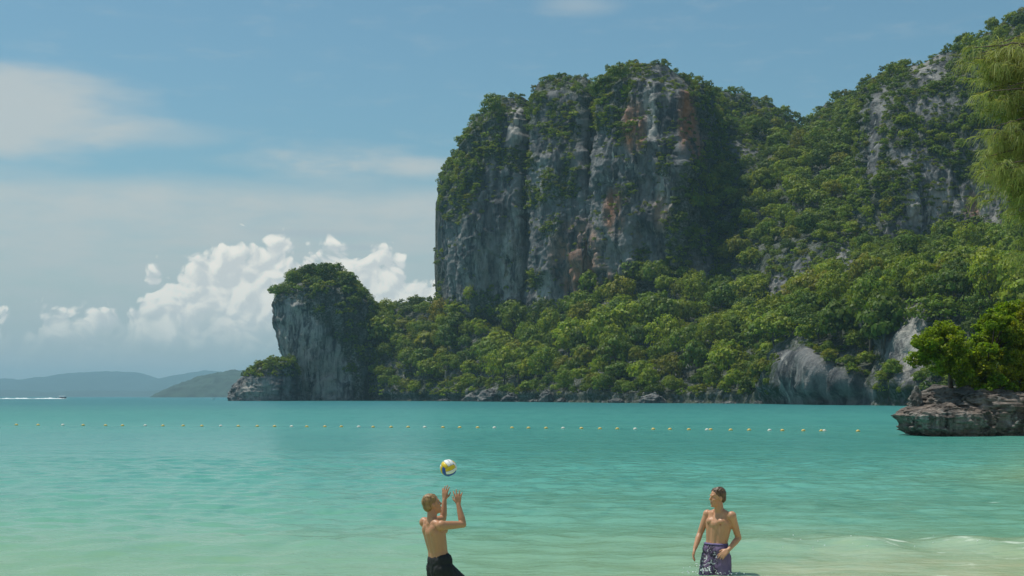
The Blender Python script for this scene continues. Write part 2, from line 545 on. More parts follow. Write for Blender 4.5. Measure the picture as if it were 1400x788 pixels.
    wv = g.m('MULTIPLY', g.m('SUBTRACT', g.noise(pos, 1.4, 3, 0.6), 0.5), 1.6)
    edge = g.voro(g.comb(g.m('ADD', g.m('MULTIPLY', xx, 1.5), wv), g.m('ADD', g.m('MULTIPLY', yy, 1.9), wv)), 1.0, 0.0, 'DISTANCE_TO_EDGE')
    lace = g.ss(edge, 0.16, 0.02)
    fm = g.m('MULTIPLY', fm, g.m('ADD', 0.25, g.m('MULTIPLY', lace, 0.75)))
    c = g.mix(g.m('MULTIPLY', fm, g.ss(foam, 0.02, 0.2)), c, (0.66, 0.72, 0.60))
    # ripples: fine near, stretched chop further out
    n1 = g.noise(g.scale(pos, (2.4, 5.2, 1)), 1.0, 4, 0.6, 0.3)
    n2 = g.noise(g.scale(pos, (0.6, 1.1, 1)), 1.0, 4, 0.6, 0.4)
    n3 = g.noise(g.scale(pos, (0.10, 0.30, 1)), 1.0, 4, 0.6, 0.4)
    nearf = g.ss(yy, 160, 40)
    n1b = g.noise(g.scale(pos, (1.1, 2.3, 1)), 1.0, 4, 0.62, 0.5)
    b1 = g.new('ShaderNodeBump'); b1.inputs['Strength'].default_value = 0.5; b1.inputs['Distance'].default_value = 0.05
    g.put(b1.inputs['Height'], g.m('ADD', g.m('MULTIPLY', n1, nearf), g.m('MULTIPLY', n1b, g.ss(yy, 14, 45, 0.3, 3.0))))
    b2 = g.new('ShaderNodeBump'); b2.inputs['Strength'].default_value = 0.9; b2.inputs['Distance'].default_value = 0.5
    g.put(b2.inputs['Height'], g.m('MULTIPLY', n2, g.ss(yy, 20, 110))); g.l.new(b1.outputs[0], b2.inputs['Normal'])
    b3 = g.new('ShaderNodeBump'); b3.inputs['Strength'].default_value = 1.0; b3.inputs['Distance'].default_value = 2.2
    g.put(b3.inputs['Height'], g.m('MULTIPLY', n3, g.ss(yy, 50, 260))); g.l.new(b2.outputs[0], b3.inputs['Normal'])
    chop = g.noise(g.scale(pos, (1.5, 0.75, 1)), 1.0, 3, 0.6, 0.5)
    chop2 = g.noise(g.scale(pos, (0.42, 0.085, 1)), 1.0, 4, 0.65, 0.5)
    ch = g.m('ADD', g.m('MULTIPLY', chop, g.ss(yy, 45, 110, 0.75, 0.25)), g.m('MULTIPLY', chop2, g.ss(yy, 45, 110, 0.25, 0.75)))
    wind = g.m('MULTIPLY', g.ss(ch, 0.46, 0.66), g.ss(yy, 18, 30, 0.25, 1.0))
    c = g.mix(g.m('MULTIPLY', wind, 0.62), c, g.mix(1.0, c, (0.52, 0.74, 0.78), 'MULTIPLY'))  # darker ripple facets, where less sky is mirrored, painted into the water colour
    rough = g.m('ADD', 0.15, g.m('MULTIPLY', fm, 0.5))
    rough = g.m('ADD', rough, g.ss(yy, 25, 160, 0.0, 0.20))
    principled(g, out, Base_Color=c, Roughness=rough, IOR=1.33, Specular_IOR_Level=0.24, Normal=b3.outputs[0])
    obj('sea', me, m, kind='structure')


build_sea()

# ------------------------------------------------------------------ limestone coast
# columns: photo column, shore distance, then seven (row, distance) nodes: shore top, mid slope, cliff foot, two up the face, cliff top, skyline
COLS = [
    (430, 800, (541, 806), (520, 815), (510, 825), (505, 830), (500, 835), (495, 845), (492, 860)),
    (495, 765, (538, 770), (505, 785), (480, 800), (465, 808), (450, 815), (436, 822), (428, 835)),
    (540, 725, (538, 730), (498, 745), (470, 760), (452, 770), (438, 778), (424, 788), (414, 800)),
    (600, 690, (538, 694), (498, 712), (470, 730), (450, 745), (436, 755), (424, 765), (414, 780)),
    (608, 685, (538, 690), (498, 712), (460, 735), (446, 748), (436, 755), (420, 765), (405, 780)),
    (611, 682, (538, 687), (498, 710), (440, 745), (400, 752), (360, 754), (330, 760), (322, 775)),
    (615, 680, (538, 684), (498, 705), (435, 735), (370, 733), (300, 738), (262, 748), (250, 765)),
    (620, 676, (538, 680), (500, 700), (432, 725), (350, 722), (280, 728), (245, 738), (230, 760)),
    (629, 668, (538, 672), (500, 695), (432, 716), (340, 712), (270, 718), (228, 730), (212, 750)),
    (642, 660, (538, 664), (500, 688), (435, 708), (340, 703), (255, 708), (210, 720), (190, 742)),
    (652, 648, (538, 652), (500, 675), (437, 702), (335, 697), (240, 702), (180, 712), (160, 735)),
    (680, 620, (538, 624), (502, 655), (445, 696), (330, 690), (230, 694), (160, 702), (140, 722)),
    (712, 590, (537, 594), (502, 630), (450, 692), (330, 686), (230, 690), (152, 700), (133, 718)),
    (722, 580, (537, 584), (502, 622), (452, 694), (330, 702), (230, 718), (182, 732), (166, 746)),
    (732, 572, (537, 576), (502, 615), (452, 676), (330, 676), (230, 690), (165, 706), (145, 725)),
    (746, 562, (537, 566), (502, 605), (450, 668), (330, 662), (220, 666), (135, 678), (112, 696)),
    (770, 545, (537, 549), (502, 590), (440, 656), (325, 650), (215, 654), (122, 664), (99, 682)),
    (796, 522, (537, 526), (500, 570), (420, 644), (320, 640), (215, 646), (128, 658), (106, 676)),
    (808, 512, (537, 516), (500, 560), (414, 640), (315, 640), (215, 650), (166, 674), (146, 700)),
    (820, 505, (536, 509), (498, 552), (408, 634), (310, 634), (210, 642), (140, 660), (124, 680)),
    (834, 498, (536, 502), (498, 545), (402, 628), (305, 624), (205, 628), (118, 638), (98, 655)),
    (870, 482, (536, 486), (496, 530), (396, 616), (300, 612), (200, 616), (108, 626), (84, 645)),
    (900, 474, (536, 478), (494, 522), (394, 608), (300, 604), (200, 608), (110, 618), (88, 638)),
    (928, 468, (536, 472), (492, 515), (396, 603), (302, 600), (205, 604), (122, 614), (101, 634)),
    (948, 462, (536, 466), (490, 510), (400, 602), (310, 604), (215, 612), (136, 626), (115, 648)),
    (962, 458, (536, 462), (488, 506), (408, 602), (325, 622), (235, 652), (160, 690), (126, 715)),
    (985, 450, (536, 454), (486, 500), (420, 580), (335, 616), (250, 664), (175, 712), (124, 738)),
    (1015, 442, (536, 446), (482, 494), (425, 568), (335, 606), (250, 660), (180, 715), (124, 745)),
    (1040, 432, (535, 436), (478, 486), (428, 556), (335, 590), (252, 650), (185, 712), (134, 750)),
    (1062, 420, (524, 418), (470, 470), (430, 545), (335, 578), (255, 640), (192, 705), (147, 755)),
    (1078, 405, (498, 402), (455, 446), (425, 535), (335, 566), (258, 630), (198, 700), (164, 760)),
    (1090, 395, (488, 391), (448, 434), (420, 525), (332, 560), (258, 625), (205, 690), (176, 765)),
    (1106, 384, (488, 380), (442, 422), (412, 512), (330, 556), (256, 620), (200, 690), (168, 770)),
    (1132, 372, (495, 369), (432, 408), (402, 495), (328, 550), (254, 615), (185, 690), (140, 770)),
    (1160, 362, (508, 360), (424, 398), (394, 478), (326, 545), (252, 605), (170, 690), (126, 770)),
    (1186, 354, (518, 358), (424, 386), (388, 465), (326, 535), (252, 590), (165, 685), (118, 765)),
    (1194, 352, (522, 356), (428, 380), (386, 460), (328, 525), (252, 556), (150, 600), (114, 680)),
    (1204, 348, (526, 352), (434, 370), (384, 455), (330, 520), (250, 540), (138, 572), (100, 625)),
    (1222, 342, (528, 346), (436, 360), (380, 450), (335, 518), (245, 532), (128, 562), (92, 610)),
    (1245, 335, (528, 339), (434, 352), (378, 446), (338, 520), (240, 530), (122, 556), (84, 600)),
    (1270, 328, (530, 332), (430, 348), (378, 440), (340, 520), (240, 530), (116, 552), (74, 595)),
    (1300, 320, (530, 324), (432, 345), (378, 432), (342, 518), (238, 528), (110, 550), (66, 590)),
    (1332, 312, (530, 316), (436, 342), (378, 425), (342, 512), (230, 524), (98, 548), (52, 590)),
    (1370, 305, (530, 309), (438, 338), (378, 420), (338, 505), (220, 520), (80, 545), (32, 590)),
    (1405, 300, (530, 304), (438, 334), (375, 415), (330, 500), (210, 515), (65, 545), (18, 590)),
    (1560, 285, (530, 289), (438, 320), (370, 405), (320, 490), (190, 510), (20, 545), (-40, 590)),
]

ROCK_POLYS = [
    # main wall
    [(598, 315), (604, 420), (640, 405), (668, 395), (700, 432), (760, 432), (790, 402), (842, 380), (905, 372), (912, 330), (905, 300), (925, 262),
     (930, 225), (962, 218), (968, 190), (950, 150), (935, 112), (905, 90), (872, 84), (866, 130), (850, 160), (815, 172), (800, 140), (770, 120), (745, 128),
     (736, 165), (722, 185), (712, 140), (695, 142), (690, 178), (672, 205), (650, 235), (632, 262), (614, 280)],
    # grey slivers and walls in the wooded gully
    [(942, 345), (975, 350), (972, 408), (948, 408)], [(1048, 375), (1078, 380), (1074, 455), (1046, 460)], [(1136, 345), (1168, 340), (1166, 405), (1142, 415)],
    [(1002, 195), (1040, 200), (1038, 235), (1000, 230)], [(1085, 355), (1110, 350), (1108, 410), (1086, 410)],
    # right-hand massif
    [(1190, 125), (1212, 112), (1220, 140), (1205, 190), (1200, 245), (1184, 245)], [(1240, 70), (1290, 66), (1300, 108), (1262, 122), (1244, 105)],
    [(1238, 120), (1312, 118), (1320, 172), (1290, 178), (1245, 160)], [(1215, 205), (1260, 200), (1300, 235), (1370, 215), (1385, 320), (1330, 330), (1240, 345), (1205, 355), (1190, 330), (1235, 290)],
    [(1205, 425), (1262, 415), (1268, 525), (1228, 525), (1205, 480)], [(1064, 480), (1100, 470), (1140, 500), (1195, 535), (1190, 556), (1062, 556)],
]
GREEN_POLYS = [  # planted ledges and gullies inside the bare walls
    [(612, 300), (630, 245), (655, 200), (690, 190), (668, 225), (640, 290), (626, 310)], [(674, 205), (700, 200), (738, 212), (736, 232), (712, 236), (680, 228)],
    [(712, 255), (738, 250), (742, 280), (716, 290)], [(735, 172), (770, 168), (800, 176), (790, 196), (745, 190)], [(768, 200), (785, 196), (788, 262), (770, 268)],
    [(740, 232), (792, 250), (788, 272), (750, 276)], [(842, 178), (866, 170), (868, 192), (846, 196)], [(898, 212), (914, 210), (914, 240), (900, 240)],
    [(720, 372), (740, 370), (742, 392), (718, 394)], [(866, 340), (886, 336), (890, 372), (868, 372)], [(846, 255), (866, 255), (866, 272), (848, 272)],
    [(1205, 240), (1260, 225), (1255, 262), (1210, 290)], [(1290, 308), (1370, 305), (1380, 335), (1250, 348), (1200, 358), (1192, 330), (1250, 322)], [(1300, 212), (1378, 212), (1388, 250), (1310, 248)],
    [(1240, 118), (1312, 116), (1314, 134), (1245, 132)], [(1275, 150), (1325, 150), (1325, 176), (1285, 180)],
    [(735, 308), (766, 300), (766, 318), (738, 328)], [(808, 150), (850, 150), (846, 178), (815, 180)], [(752, 138), (800, 142), (800, 165), (750, 162)],
]
RUST = [(866, 172, 17, 34, 1), (940, 160, 13, 45, 1), (957, 205, 12, 22, 1), (790, 350, 36, 46, .75), (840, 290, 15, 32, .8), (780, 390, 9, 24, .9), (905, 290, 14, 26, .5), (1328, 290, 10, 25, .7),
        (820, 385, 25, 20, .5)]
PALE = [(705, 168, 10, 32, 1), (890, 152, 11, 40, 1), (866, 160, 16, 36, .5), (640, 350, 30, 55, .5), (700, 365, 16, 70, .8), (912, 270, 14, 48, .8), (745, 400, 14, 30, .8), (1272, 282, 50, 28, .7), (1245, 470, 22, 52, 1),
        (957, 380, 8, 28, .5), (1150, 372, 9, 30, .5), (820, 360, 50, 50, .35), (740, 250, 10, 40, .5), (1205, 180, 10, 60, .25), (1268, 88, 24, 22, .45), (1275, 145, 30, 20, .2), (1350, 300, 15, 30, .5),
        (1060, 415, 14, 40, .2), (1085, 520, 20, 30, .3)]


def gauss_sum(u, v, L):
    s = np.zeros(len(u))
    for (a, b, ra, rb, w) in L:
        r2 = ((u - a) / ra) ** 2 + ((v - b) / rb) ** 2
        s = np.maximum(s, w * np.clip(1.35 - r2 * 0.9, 0, 1))
    return s


def build_coast():
    us = np.arange(430, 1560.1, 1.7)
    cu = [c[0] for c in COLS]
    Yn, Zn = [], []
    Y0 = np.interp(us, cu, [c[1] for c in COLS])
    Yn.append(Y0 + 1.5); Zn.append(np.full_like(us, -4.0))
    for k in range(7):
        Yk = [c[2 + k][1] for c in COLS]; Zk = [CAMZ - (c[2 + k][0] - CV) / F * c[2 + k][1] for c in COLS]
        Yn.append(np.interp(us, cu, Yk)); Zn.append(np.interp(us, cu, Zk))
    Yn.append(Yn[7] + 55); Zn.append(Zn[7] * 0.86)
    Yn.append(Yn[7] + 150); Zn.append(np.full_like(us, -4.0))
    Yn = np.array(Yn); Zn = np.array(Zn)
    seg = [9, 34, 46, 70, 72, 66, 26, 12, 10]
    ts = np.concatenate([k + np.arange(n) / n for k, n in enumerate(seg)] + [[9.0]])
    k0 = np.minimum(ts.astype(int), 8); fr = ts - k0
    Y = (Yn[k0] * (1 - fr)[:, None] + Yn[k0 + 1] * fr[:, None]).T
    Z = (Zn[k0] * (1 - fr)[:, None] + Zn[k0 + 1] * fr[:, None]).T
    Y = smooth1(smooth1(Y, 6, 1), 1, 0); Z = smooth1(Z, 4, 1)
    X = ((us - CU) / F)[:, None] * Y
    P = np.stack([X, Y, Z], -1)
    N = grid_normals(P)
    if N[..., 1].mean() > 0: N = -N
    q = P.reshape(-1, 3)
    steep = smooth1(smooth1(np.clip((0.62 - np.abs(N[..., 2])) / 0.35, 0, 1), 8, 1), 6, 0).ravel()
    n_b = fbm(q * (1 / 48, 1 / 48, 1 / 130), 3, ridged=True)
    n_m = fbm(q * (1 / 15, 1 / 15, 1 / 34) + 7, 3, ridged=True)
    n_f = fbm(q * (1 / 4.6, 1 / 4.6, 1 / 10) + 3, 3, ridged=True)
    n_p = fbm(q * (1 / 9, 1 / 9, 1 / 9) + 63, 4)
    n_l = fbm(q * (1 / 34, 1 / 34, 1 / 11) + 31, 3)
    n_s = fbm(q * (1 / 26, 1 / 26, 1 / 20) + 50, 4)
    disp = steep * (4.5 * n_b + 3.2 * n_m + 1.5 * n_f + 1.3 * n_l + 0.8 * n_p + 1.8 * blocky(q, 8.0, 30.0, 1)) + (1 - steep) * (5.0 * n_s + 1.5 * n_p)
    up = q[:, 2] > 2
    disp *= np.clip((q[:, 2] + 1) / 6, 0.35, 1)
    # sea-cut notch along the waterline
    Nh = N.reshape(-1, 3).copy()
    Nh[:, 2] *= 0.5
    Nh /= np.linalg.norm(Nh, axis=1)[:, None]
    q2 = q + Nh * disp[:, None]
    notch = np.exp(-((q[:, 2] - 1.3) / 1.3) ** 2)
    q2[:, 1] += 2.2 * notch
    P2 = q2.reshape(P.shape)
    N2 = grid_normals(P2)
    if N2[..., 1].mean() > 0: N2 = -N2
    u, v = to_uv(q2)
    nn = fbm(np.stack([u / 22, v / 22, 0 * u], 1), 3)
    uu, vv = u + 10 * nn, v + 10 * fbm(np.stack([u / 22, v / 22, 9 + 0 * u], 1), 3)
    bare = np.zeros(len(u), bool)
    for p in ROCK_POLYS: bare |= inpoly(uu, vv, p)
    green = np.zeros(len(u), bool)
    for p in GREEN_POLYS: green |= inpoly(uu, vv, p)
    veg = ~bare | green
    rust = gauss_sum(u, v, RUST); pale = gauss_sum(u, v, PALE)
    moss = np.where(veg, 0.9, 0.0)
    mask = np.stack([rust, pale, moss], 1)
    quads = grid_quads(*P.shape[:2])
    me = mesh_np('limestone_cliffs', q2, quads, smooth=False, attrs={'mask': mask})
    obj('limestone_cliffs', me, ROCK, kind='structure')
    tt = np.broadcast_to(ts, P.shape[:2]).ravel()
    return dict(P=q2, N=N2.reshape(-1, 3), u=u, v=v, veg=veg, bare=bare, green=green, t=tt, shape=P.shape[:2])


coast = build_coast()


def rock_body(name, levels, Yc, hy, amp, nz, nseg=160, nlev=90, mat=None, fs=1.0, seedoff=0.0, maskf=None, steep_only=False, power=2.6, **kw):
    """closed rock: levels = (row, left column, right column) at distance Yc; hy = half depth; displaced by layered noise"""
    lv = sorted(levels, key=lambda a: -a[0])
    vs = np.array([a[0] for a in lv], float)
    tt = np.linspace(0, 1, nlev)
    vv = np.interp(tt, np.linspace(0, 1, len(vs)), vs)
    L = np.interp(-vv, -vs, [a[1] for a in lv]); Rr = np.interp(-vv, -vs, [a[2] for a in lv])
    L = smooth1(L, 3, 0); Rr = smooth1(Rr, 3, 0)
    th = np.linspace(0, 2 * math.pi, nseg, endpoint=False)
    ce, se = np.cos(th), np.sin(th)
    sx = np.sign(ce) * np.abs(ce) ** (2 / power); sy = np.sign(se) * np.abs(se) ** (2 / power)
    cx = (L + Rr) / 2; hx = (Rr - L) / 2
    wmax = hx.max()
    X = ((cx[None] - CU) + sx[:, None] * hx[None]) / F * Yc
    Y = Yc + sy[:, None] * hy * (0.25 + 0.75 * (hx / wmax))[None]
    Z = np.broadcast_to(CAMZ - (vv - CV) / F * Yc, X.shape)
    P = np.stack([X, Y, Z], -1)
    cen = P.mean(axis=0, keepdims=True)
    N = P - cen; N[..., 2] = 0
    N /= np.maximum(np.linalg.norm(N, axis=2), 1e-6)[..., None]
    q = P.reshape(-1, 3)
    o = seedoff
    n = 1.0 * fbm(q / np.array(nz) + o, 4, ridged=True) + 0.45 * fbm(q / (np.array(nz) * 0.3) + 5 + o, 3, ridged=True) + 0.6 * fbm(q / (np.array((nz[0] * 1.2, nz[1] * 1.2, nz[2] * 0.25))) + 11 + o, 3)
    n = 0.6 * n + 0.55 * blocky(q, nz[0] * 0.55, nz[2] * 0.75, 2 + o)
    k = np.clip(np.linalg.norm((P - cen), axis=2).ravel() / (wmax / F * Yc) * 1.4, 0.1, 1)
    q2 = q + N.reshape(-1, 3) * (amp * n * k)[:, None]
    zn = fbm(q / np.array(nz) * 1.3 + 21 + o, 3)
    topf = np.clip((tt - 0.75) / 0.25, 0, 1)
    q2[:, 2] += (np.broadcast_to(topf, X.shape).ravel()) * amp * 0.9 * zn
    P2 = q2.reshape(P.shape)
    quads = grid_quads(nseg, nlev, wrap=True)
    top = np.arange(nseg) * nlev + nlev - 1
    V = np.concatenate([q2, P2[:, -1].mean(0, keepdims=True)])
    tris = np.stack([top, np.roll(top, -1), np.full(nseg, len(q2))], 1)
    u, v = to_uv(V)
    mask = np.zeros((len(V), 3))
    if maskf is not None: mask = maskf(u, v, V)
    me = mesh_np(name, V, quads, tris, smooth=False, attrs={'mask': mask})
    ob = obj(name, me, mat or ROCK, **kw)
    Nn = N.reshape(-1, 3)
    return ob, dict(P=q2, u=u[:-1], v=v[:-1], t=np.broadcast_to(tt, X.shape).ravel(), N=Nn)


HEAD_ROCK = [(370, 418), (395, 408), (415, 416), (430, 438), (452, 450), (466, 475), (478, 505), (484, 540), (482, 552), (394, 554), (378, 480)]
head_ob, head = rock_body('headland', [(552, 404, 530), (535, 402, 526), (515, 401, 522), (497, 393, 520), (470, 384, 518), (440, 379, 514), (420, 378, 506), (408, 382, 496), (398, 392, 486), (391, 404, 474), (386, 416, 464), (383, 428, 455)],
                          770, 24, 3.4, (14, 14, 18), maskf=lambda u, v, P: np.stack([0.35 * gauss_sum(u, v, [(440, 500, 30, 30, .5)]), gauss_sum(u, v, [(410, 470, 36, 70, 1), (450, 510, 45, 45, .8)]), 0.9 * (~inpoly(u, v, HEAD_ROCK))], 1),
                          kind='structure')
islet_ob, islet = rock_body('islet', [(550, 316, 412), (544, 315, 412), (538, 317, 410), (530, 321, 408), (520, 328, 405), (510, 342, 404), (502, 356, 402), (496, 372, 400)],
                            735, 14, 2.2, (8, 8, 7), nseg=120, nlev=50, maskf=lambda u, v, P: np.stack([0 * u, gauss_sum(u, v, [(350, 532, 26, 16, 1)]), 0.8 * (v < 515)], 1), kind='structure')


# ------------------------------------------------------------------ distant land
def ridge(name, prof, Y, depth, mat, amp, seed):
    us = np.linspace(prof[0][0], prof[-1][0], 260)
    vs = np.interp(us, [p[0] for p in prof], [p[1] for p in prof])
    vs = smooth1(vs, 2, 0)
    nt = 40
    t = np.linspace(0, 1, nt)
    H = np.maximum((CV - vs) / F * Y, 0.0) + CAMZ * 0
    X = np.broadcast_to(((us - CU) / F * Y)[:, None], (len(us), nt))
    shape = np.sin(t * math.pi) ** 0.8
    Yg = Y + (t - 0.5)[None] * depth + 0 * X
    Z = H[:, None] * shape[None] - 3
    P = np.stack([X, Yg, Z], -1).reshape(-1, 3)
    n = fbm(P / (depth * 0.25) + seed, 5)
    n2 = fbm(P / (depth * 0.09) + seed, 4, ridged=True)
    P[:, 2] += (amp * n + amp * 0.4 * n2) * np.clip((Z.ravel() + 3) / (amp * 2 + 1e-6), 0, 1)
    obj(name, mesh_np(name, P, grid_quads(len(us), nt)[:, ::-1], smooth=False, attrs={'tint': np.tile([[1, 1, 1]], (len(P), 1))}), mat, kind='structure')


HILL = mat_plain('far_forest', (0.030, 0.055, 0.035), 0.9, 0.5, 0.03)
ridge('distant_mountains', [(-420, 520), (-200, 512), (-60, 530), (0, 519), (40, 521), (80, 517), (110, 512), (150, 508), (180, 510), (210, 519), (235, 522), (262, 512), (290, 508), (330, 516), (380, 520), (450, 530)], 12200, 3200, HILL, 40, 1.0)
ridge('distant_hills', [(-420, 535), (-100, 532), (0, 533), (60, 537), (120, 533), (200, 536), (260, 530), (330, 528), (430, 540)], 9300, 1500, HILL, 20, 4.0)
ridge('wooded_headland', [(231, 545), (240, 530), (258, 522), (275, 516), (300, 511), (320, 508), (360, 505), (420, 515), (470, 543)], 4300, 620, HILL, 14, 2.0)


# ------------------------------------------------------------------ trees
def quads_from(c, n, size, rg, aspect=0.8):
    """leaf-clump faces: centres c, facing n, edge length size"""
    k = len(c)
    r = rg.normal(size=(k, 3))
    a = np.cross(n, r); a /= np.maximum(np.linalg.norm(a, axis=1), 1e-6)[:, None]
    b = np.cross(n, a)
    a = a * (size * 0.5)[:, None]; b = b * (size * 0.5 * aspect)[:, None]
    fold = n * (size * 0.16)[:, None]
    V = np.stack([c - a - fold, c - b * 1.0, c + a - fold, c + b], 1).reshape(-1, 3)
    Q = np.arange(4 * k).reshape(-1, 4)
    return V, Q


def crown_mesh(rg, Rr, rz, zc, nclump, per, leaf, tintvar=0.25, hollow=0.25, flat=0.0):
    """crown of many leaf clumps; returns verts, quads, tint per vertex"""
    C, S = [], []
    tries = 0
    while len(C) < nclump and tries < 4000:
        tries += 1
        d = rg.normal(size=3); d /= np.linalg.norm(d)
        if d[2] < -0.55: continue
        rr = rg.uniform(hollow, 1.0) ** 0.45
        lump = 1 + 0.22 * math.sin(3 * math.atan2(d[1], d[0]) + rg.uniform(-.6, .6)) * (1 - abs(d[2]))
        p = d * np.array([Rr, Rr, rz]) * rr * 0.80 * lump
        s = Rr * rg.uniform(0.22, 0.42)
        if any(np.linalg.norm(p - q) < 0.62 * (s + t) * 0.75 for q, t in zip(C, S)): continue
        C.append(p); S.append(s)
    Vs, Ts = [], []
    for p, s in zip(C, S):
        d = rg.normal(size=(per, 3)); d /= np.linalg.norm(d, axis=1)[:, None]
        d[:, 2] = np.where(d[:, 2] < -0.35, -d[:, 2], d[:, 2])
        rad = s * rg.uniform(0.55, 1.06, per)
        c = p + d * rad[:, None] * (1, 1, 0.78 - flat) + (0, 0, zc)
        nrm = d + rg.normal(size=(per, 3)) * 0.30 + 0.45 * p / Rr + (0, 0, 0.15)
        nrm /= np.linalg.norm(nrm, axis=1)[:, None]
        V, _ = quads_from(c, nrm, leaf * rg.uniform(0.6, 1.35, per), rg)
        cl = 1 + rg.uniform(-tintvar, tintvar)
        hue = rg.uniform(-0.10, 0.14)
        tl = cl * (1 + rg.uniform(-0.22, 0.22, per))
        T = np.stack([tl * (1 + hue), tl, tl * (1 - hue)], 1)
        Vs.append(V); Ts.append(np.repeat(T, 4, 0))
    V = np.concatenate(Vs); T = np.concatenate(Ts)
    return V, np.arange(len(V)).reshape(-1, 4), T, np.array(C) + (0, 0, zc)


def tube(pts, rads, seg=7):
    pts = [np.array(p, float) for p in pts]
    V = []; Q = []
    for i, p in enumerate(pts):
        d = pts[min(i + 1, len(pts) - 1)] - pts[max(i - 1, 0)]
        d /= max(np.linalg.norm(d), 1e-9)
        a = np.cross(d, (0.3, 0.9, 0.2)); a /= np.linalg.norm(a); b = np.cross(d, a)
        for k in range(seg):
            t = 2 * math.pi * k / seg
            V.append(p + rads[i] * (math.cos(t) * a + math.sin(t) * b))
    for i in range(len(pts) - 1):
        for k in range(seg):
            Q.append((i * seg + k, i * seg + (k + 1) % seg, (i + 1) * seg + (k + 1) % seg, (i + 1) * seg + k))
    return np.array(V), np.array(Q)


def join(parts):
    V, Q, n = [], [], 0
    for v, q in parts:
        V.append(v); Q.append(np.asarray(q) + n); n += len(v)
    return np.concatenate(V), np.concatenate(Q)


def trunk_mesh(rg, h, r, tips, root=-0.8, seg=7):
    parts = []
    mid = np.array([rg.normal() * 0.04 * h, rg.normal() * 0.04 * h, h * 0.5]); topp = np.array([rg.normal() * 0.08 * h, rg.normal() * 0.08 * h, h])
    parts.append(tube([(0, 0, root), (0, 0, 0), mid, topp], [r * 1.5, r * 1.25, r * 0.9, r * 0.5], seg))
    for tp in tips:
        k = rg.uniform(0.45, 0.95)
        st = mid * (1 - k) + topp * k if k > 0.5 else mid * (2 * k)
        m = (st + tp) / 2 + (0, 0, 0.08 * h)
        parts.append(tube([st, m, tp], [r * 0.5, r * 0.32, r * 0.12], 5))
    return join(parts)


CROWNS = []
for k in range(8):
    rg = np.random.default_rng(100 + k)
    rz = [0.72, 0.85, 0.60, 0.95, 0.70, 0.78, 0.62, 0.88][k]
    V, Q, T, C = crown_mesh(rg, 1.0, rz, 1.15, [34, 40, 30, 38, 36, 44, 28, 40][k], 40, 0.115 + 0.02 * (k % 3), hollow=0.2)
    tv, tq = trunk_mesh(rg, 1.05, 0.045, C[:6])
    CROWNS.append(dict(V=V, Q=Q, T=T, crown=mesh_np('crown', V, Q, attrs={'tint': T}), trunk=mesh_np('trunk', tv, tq, smooth=True)))
    CROWNS[-1]['crown'].materials.append(LEAF); CROWNS[-1]['trunk'].materials.append(BARK)
LOW = []
for k in range(6):
    rg = np.random.default_rng(200 + k)
    V, Q, T, C = crown_mesh(rg, 1.0, 0.7 + 0.06 * k, 0.75, 17, 26, 0.20, hollow=0.25)
    LOW.append((V, Q, T))


SOURCES = []
for k, (V, Q, T) in enumerate([(c['V'], c['Q'], c['T']) for c in CROWNS] + LOW):
    me = mesh_np('leaf_mass', V, Q, attrs={'tint': T}); me.materials.append(LEAF_MASS)
    SOURCES.append(bpy.data.objects.new('leaf_mass', me))


def leaf_mass(name, items, label, cat):
    """one object: leafy crowns set on its points; items = (position, turn, scale, colour, source index)"""
    me = bpy.data.meshes.new(name); n = len(items)
    me.vertices.add(n); me.vertices.foreach_set('co', np.array([i[0] for i in items], np.float32).ravel())
    for nm, typ, field, arr in (('turn', 'FLOAT_VECTOR', 'vector', [(0, 0, i[1]) for i in items]), ('size', 'FLOAT_VECTOR', 'vector', [i[2] for i in items]),
                                ('col', 'FLOAT_COLOR', 'color', [tuple(i[3]) + (1,) for i in items])):
        me.attributes.new(nm, typ, 'POINT').data.foreach_set(field, np.array(arr, np.float32).ravel())
    me.attributes.new('source', 'INT', 'POINT').data.foreach_set('value', np.array([i[4] for i in items], np.int32))
    o = obj(name, me, LEAF_MASS, kind='stuff', label=label, cat=cat)
    t = bpy.data.node_groups.new(name, 'GeometryNodeTree')
    t.interface.new_socket('Geometry', in_out='INPUT', socket_type='NodeSocketGeometry')
    t.interface.new_socket('Geometry', in_out='OUTPUT', socket_type='NodeSocketGeometry')
    gi = t.nodes.new('NodeGroupInput'); go = t.nodes.new('NodeGroupOutput')
    iop = t.nodes.new('GeometryNodeInstanceOnPoints'); jn = t.nodes.new('GeometryNodeJoinGeometry')
    for so in reversed(SOURCES):        # a join lists its newest link first
        oi = t.nodes.new('GeometryNodeObjectInfo'); oi.inputs['Object'].default_value = so; oi.inputs['As Instance'].default_value = False
        g2 = t.nodes.new('GeometryNodeGeometryToInstance')
        t.links.new(oi.outputs['Geometry'], g2.inputs[0]); t.links.new(g2.outputs[0], jn.inputs[0])
    def named(nm, dt):
        nd = t.nodes.new('GeometryNodeInputNamedAttribute'); nd.data_type = dt; nd.inputs['Name'].default_value = nm
        return nd.outputs['Attribute']
    t.links.new(gi.outputs[0], iop.inputs['Points']); t.links.new(jn.outputs[0], iop.inputs['Instance'])
    iop.inputs['Pick Instance'].default_value = True
    t.links.new(named('source', 'INT'), iop.inputs['Instance Index'])
    e2r = t.nodes.new('FunctionNodeEulerToRotation'); t.links.new(named('turn', 'FLOAT_VECTOR'), e2r.inputs[0])
    t.links.new(e2r.outputs[0], iop.inputs['Rotation']); t.links.new(named('size', 'FLOAT_VECTOR'), iop.inputs['Scale'])
    t.links.new(iop.outputs[0], go.inputs[0])
    o.modifiers.new('leaves', 'NODES').node_group = t
    return o


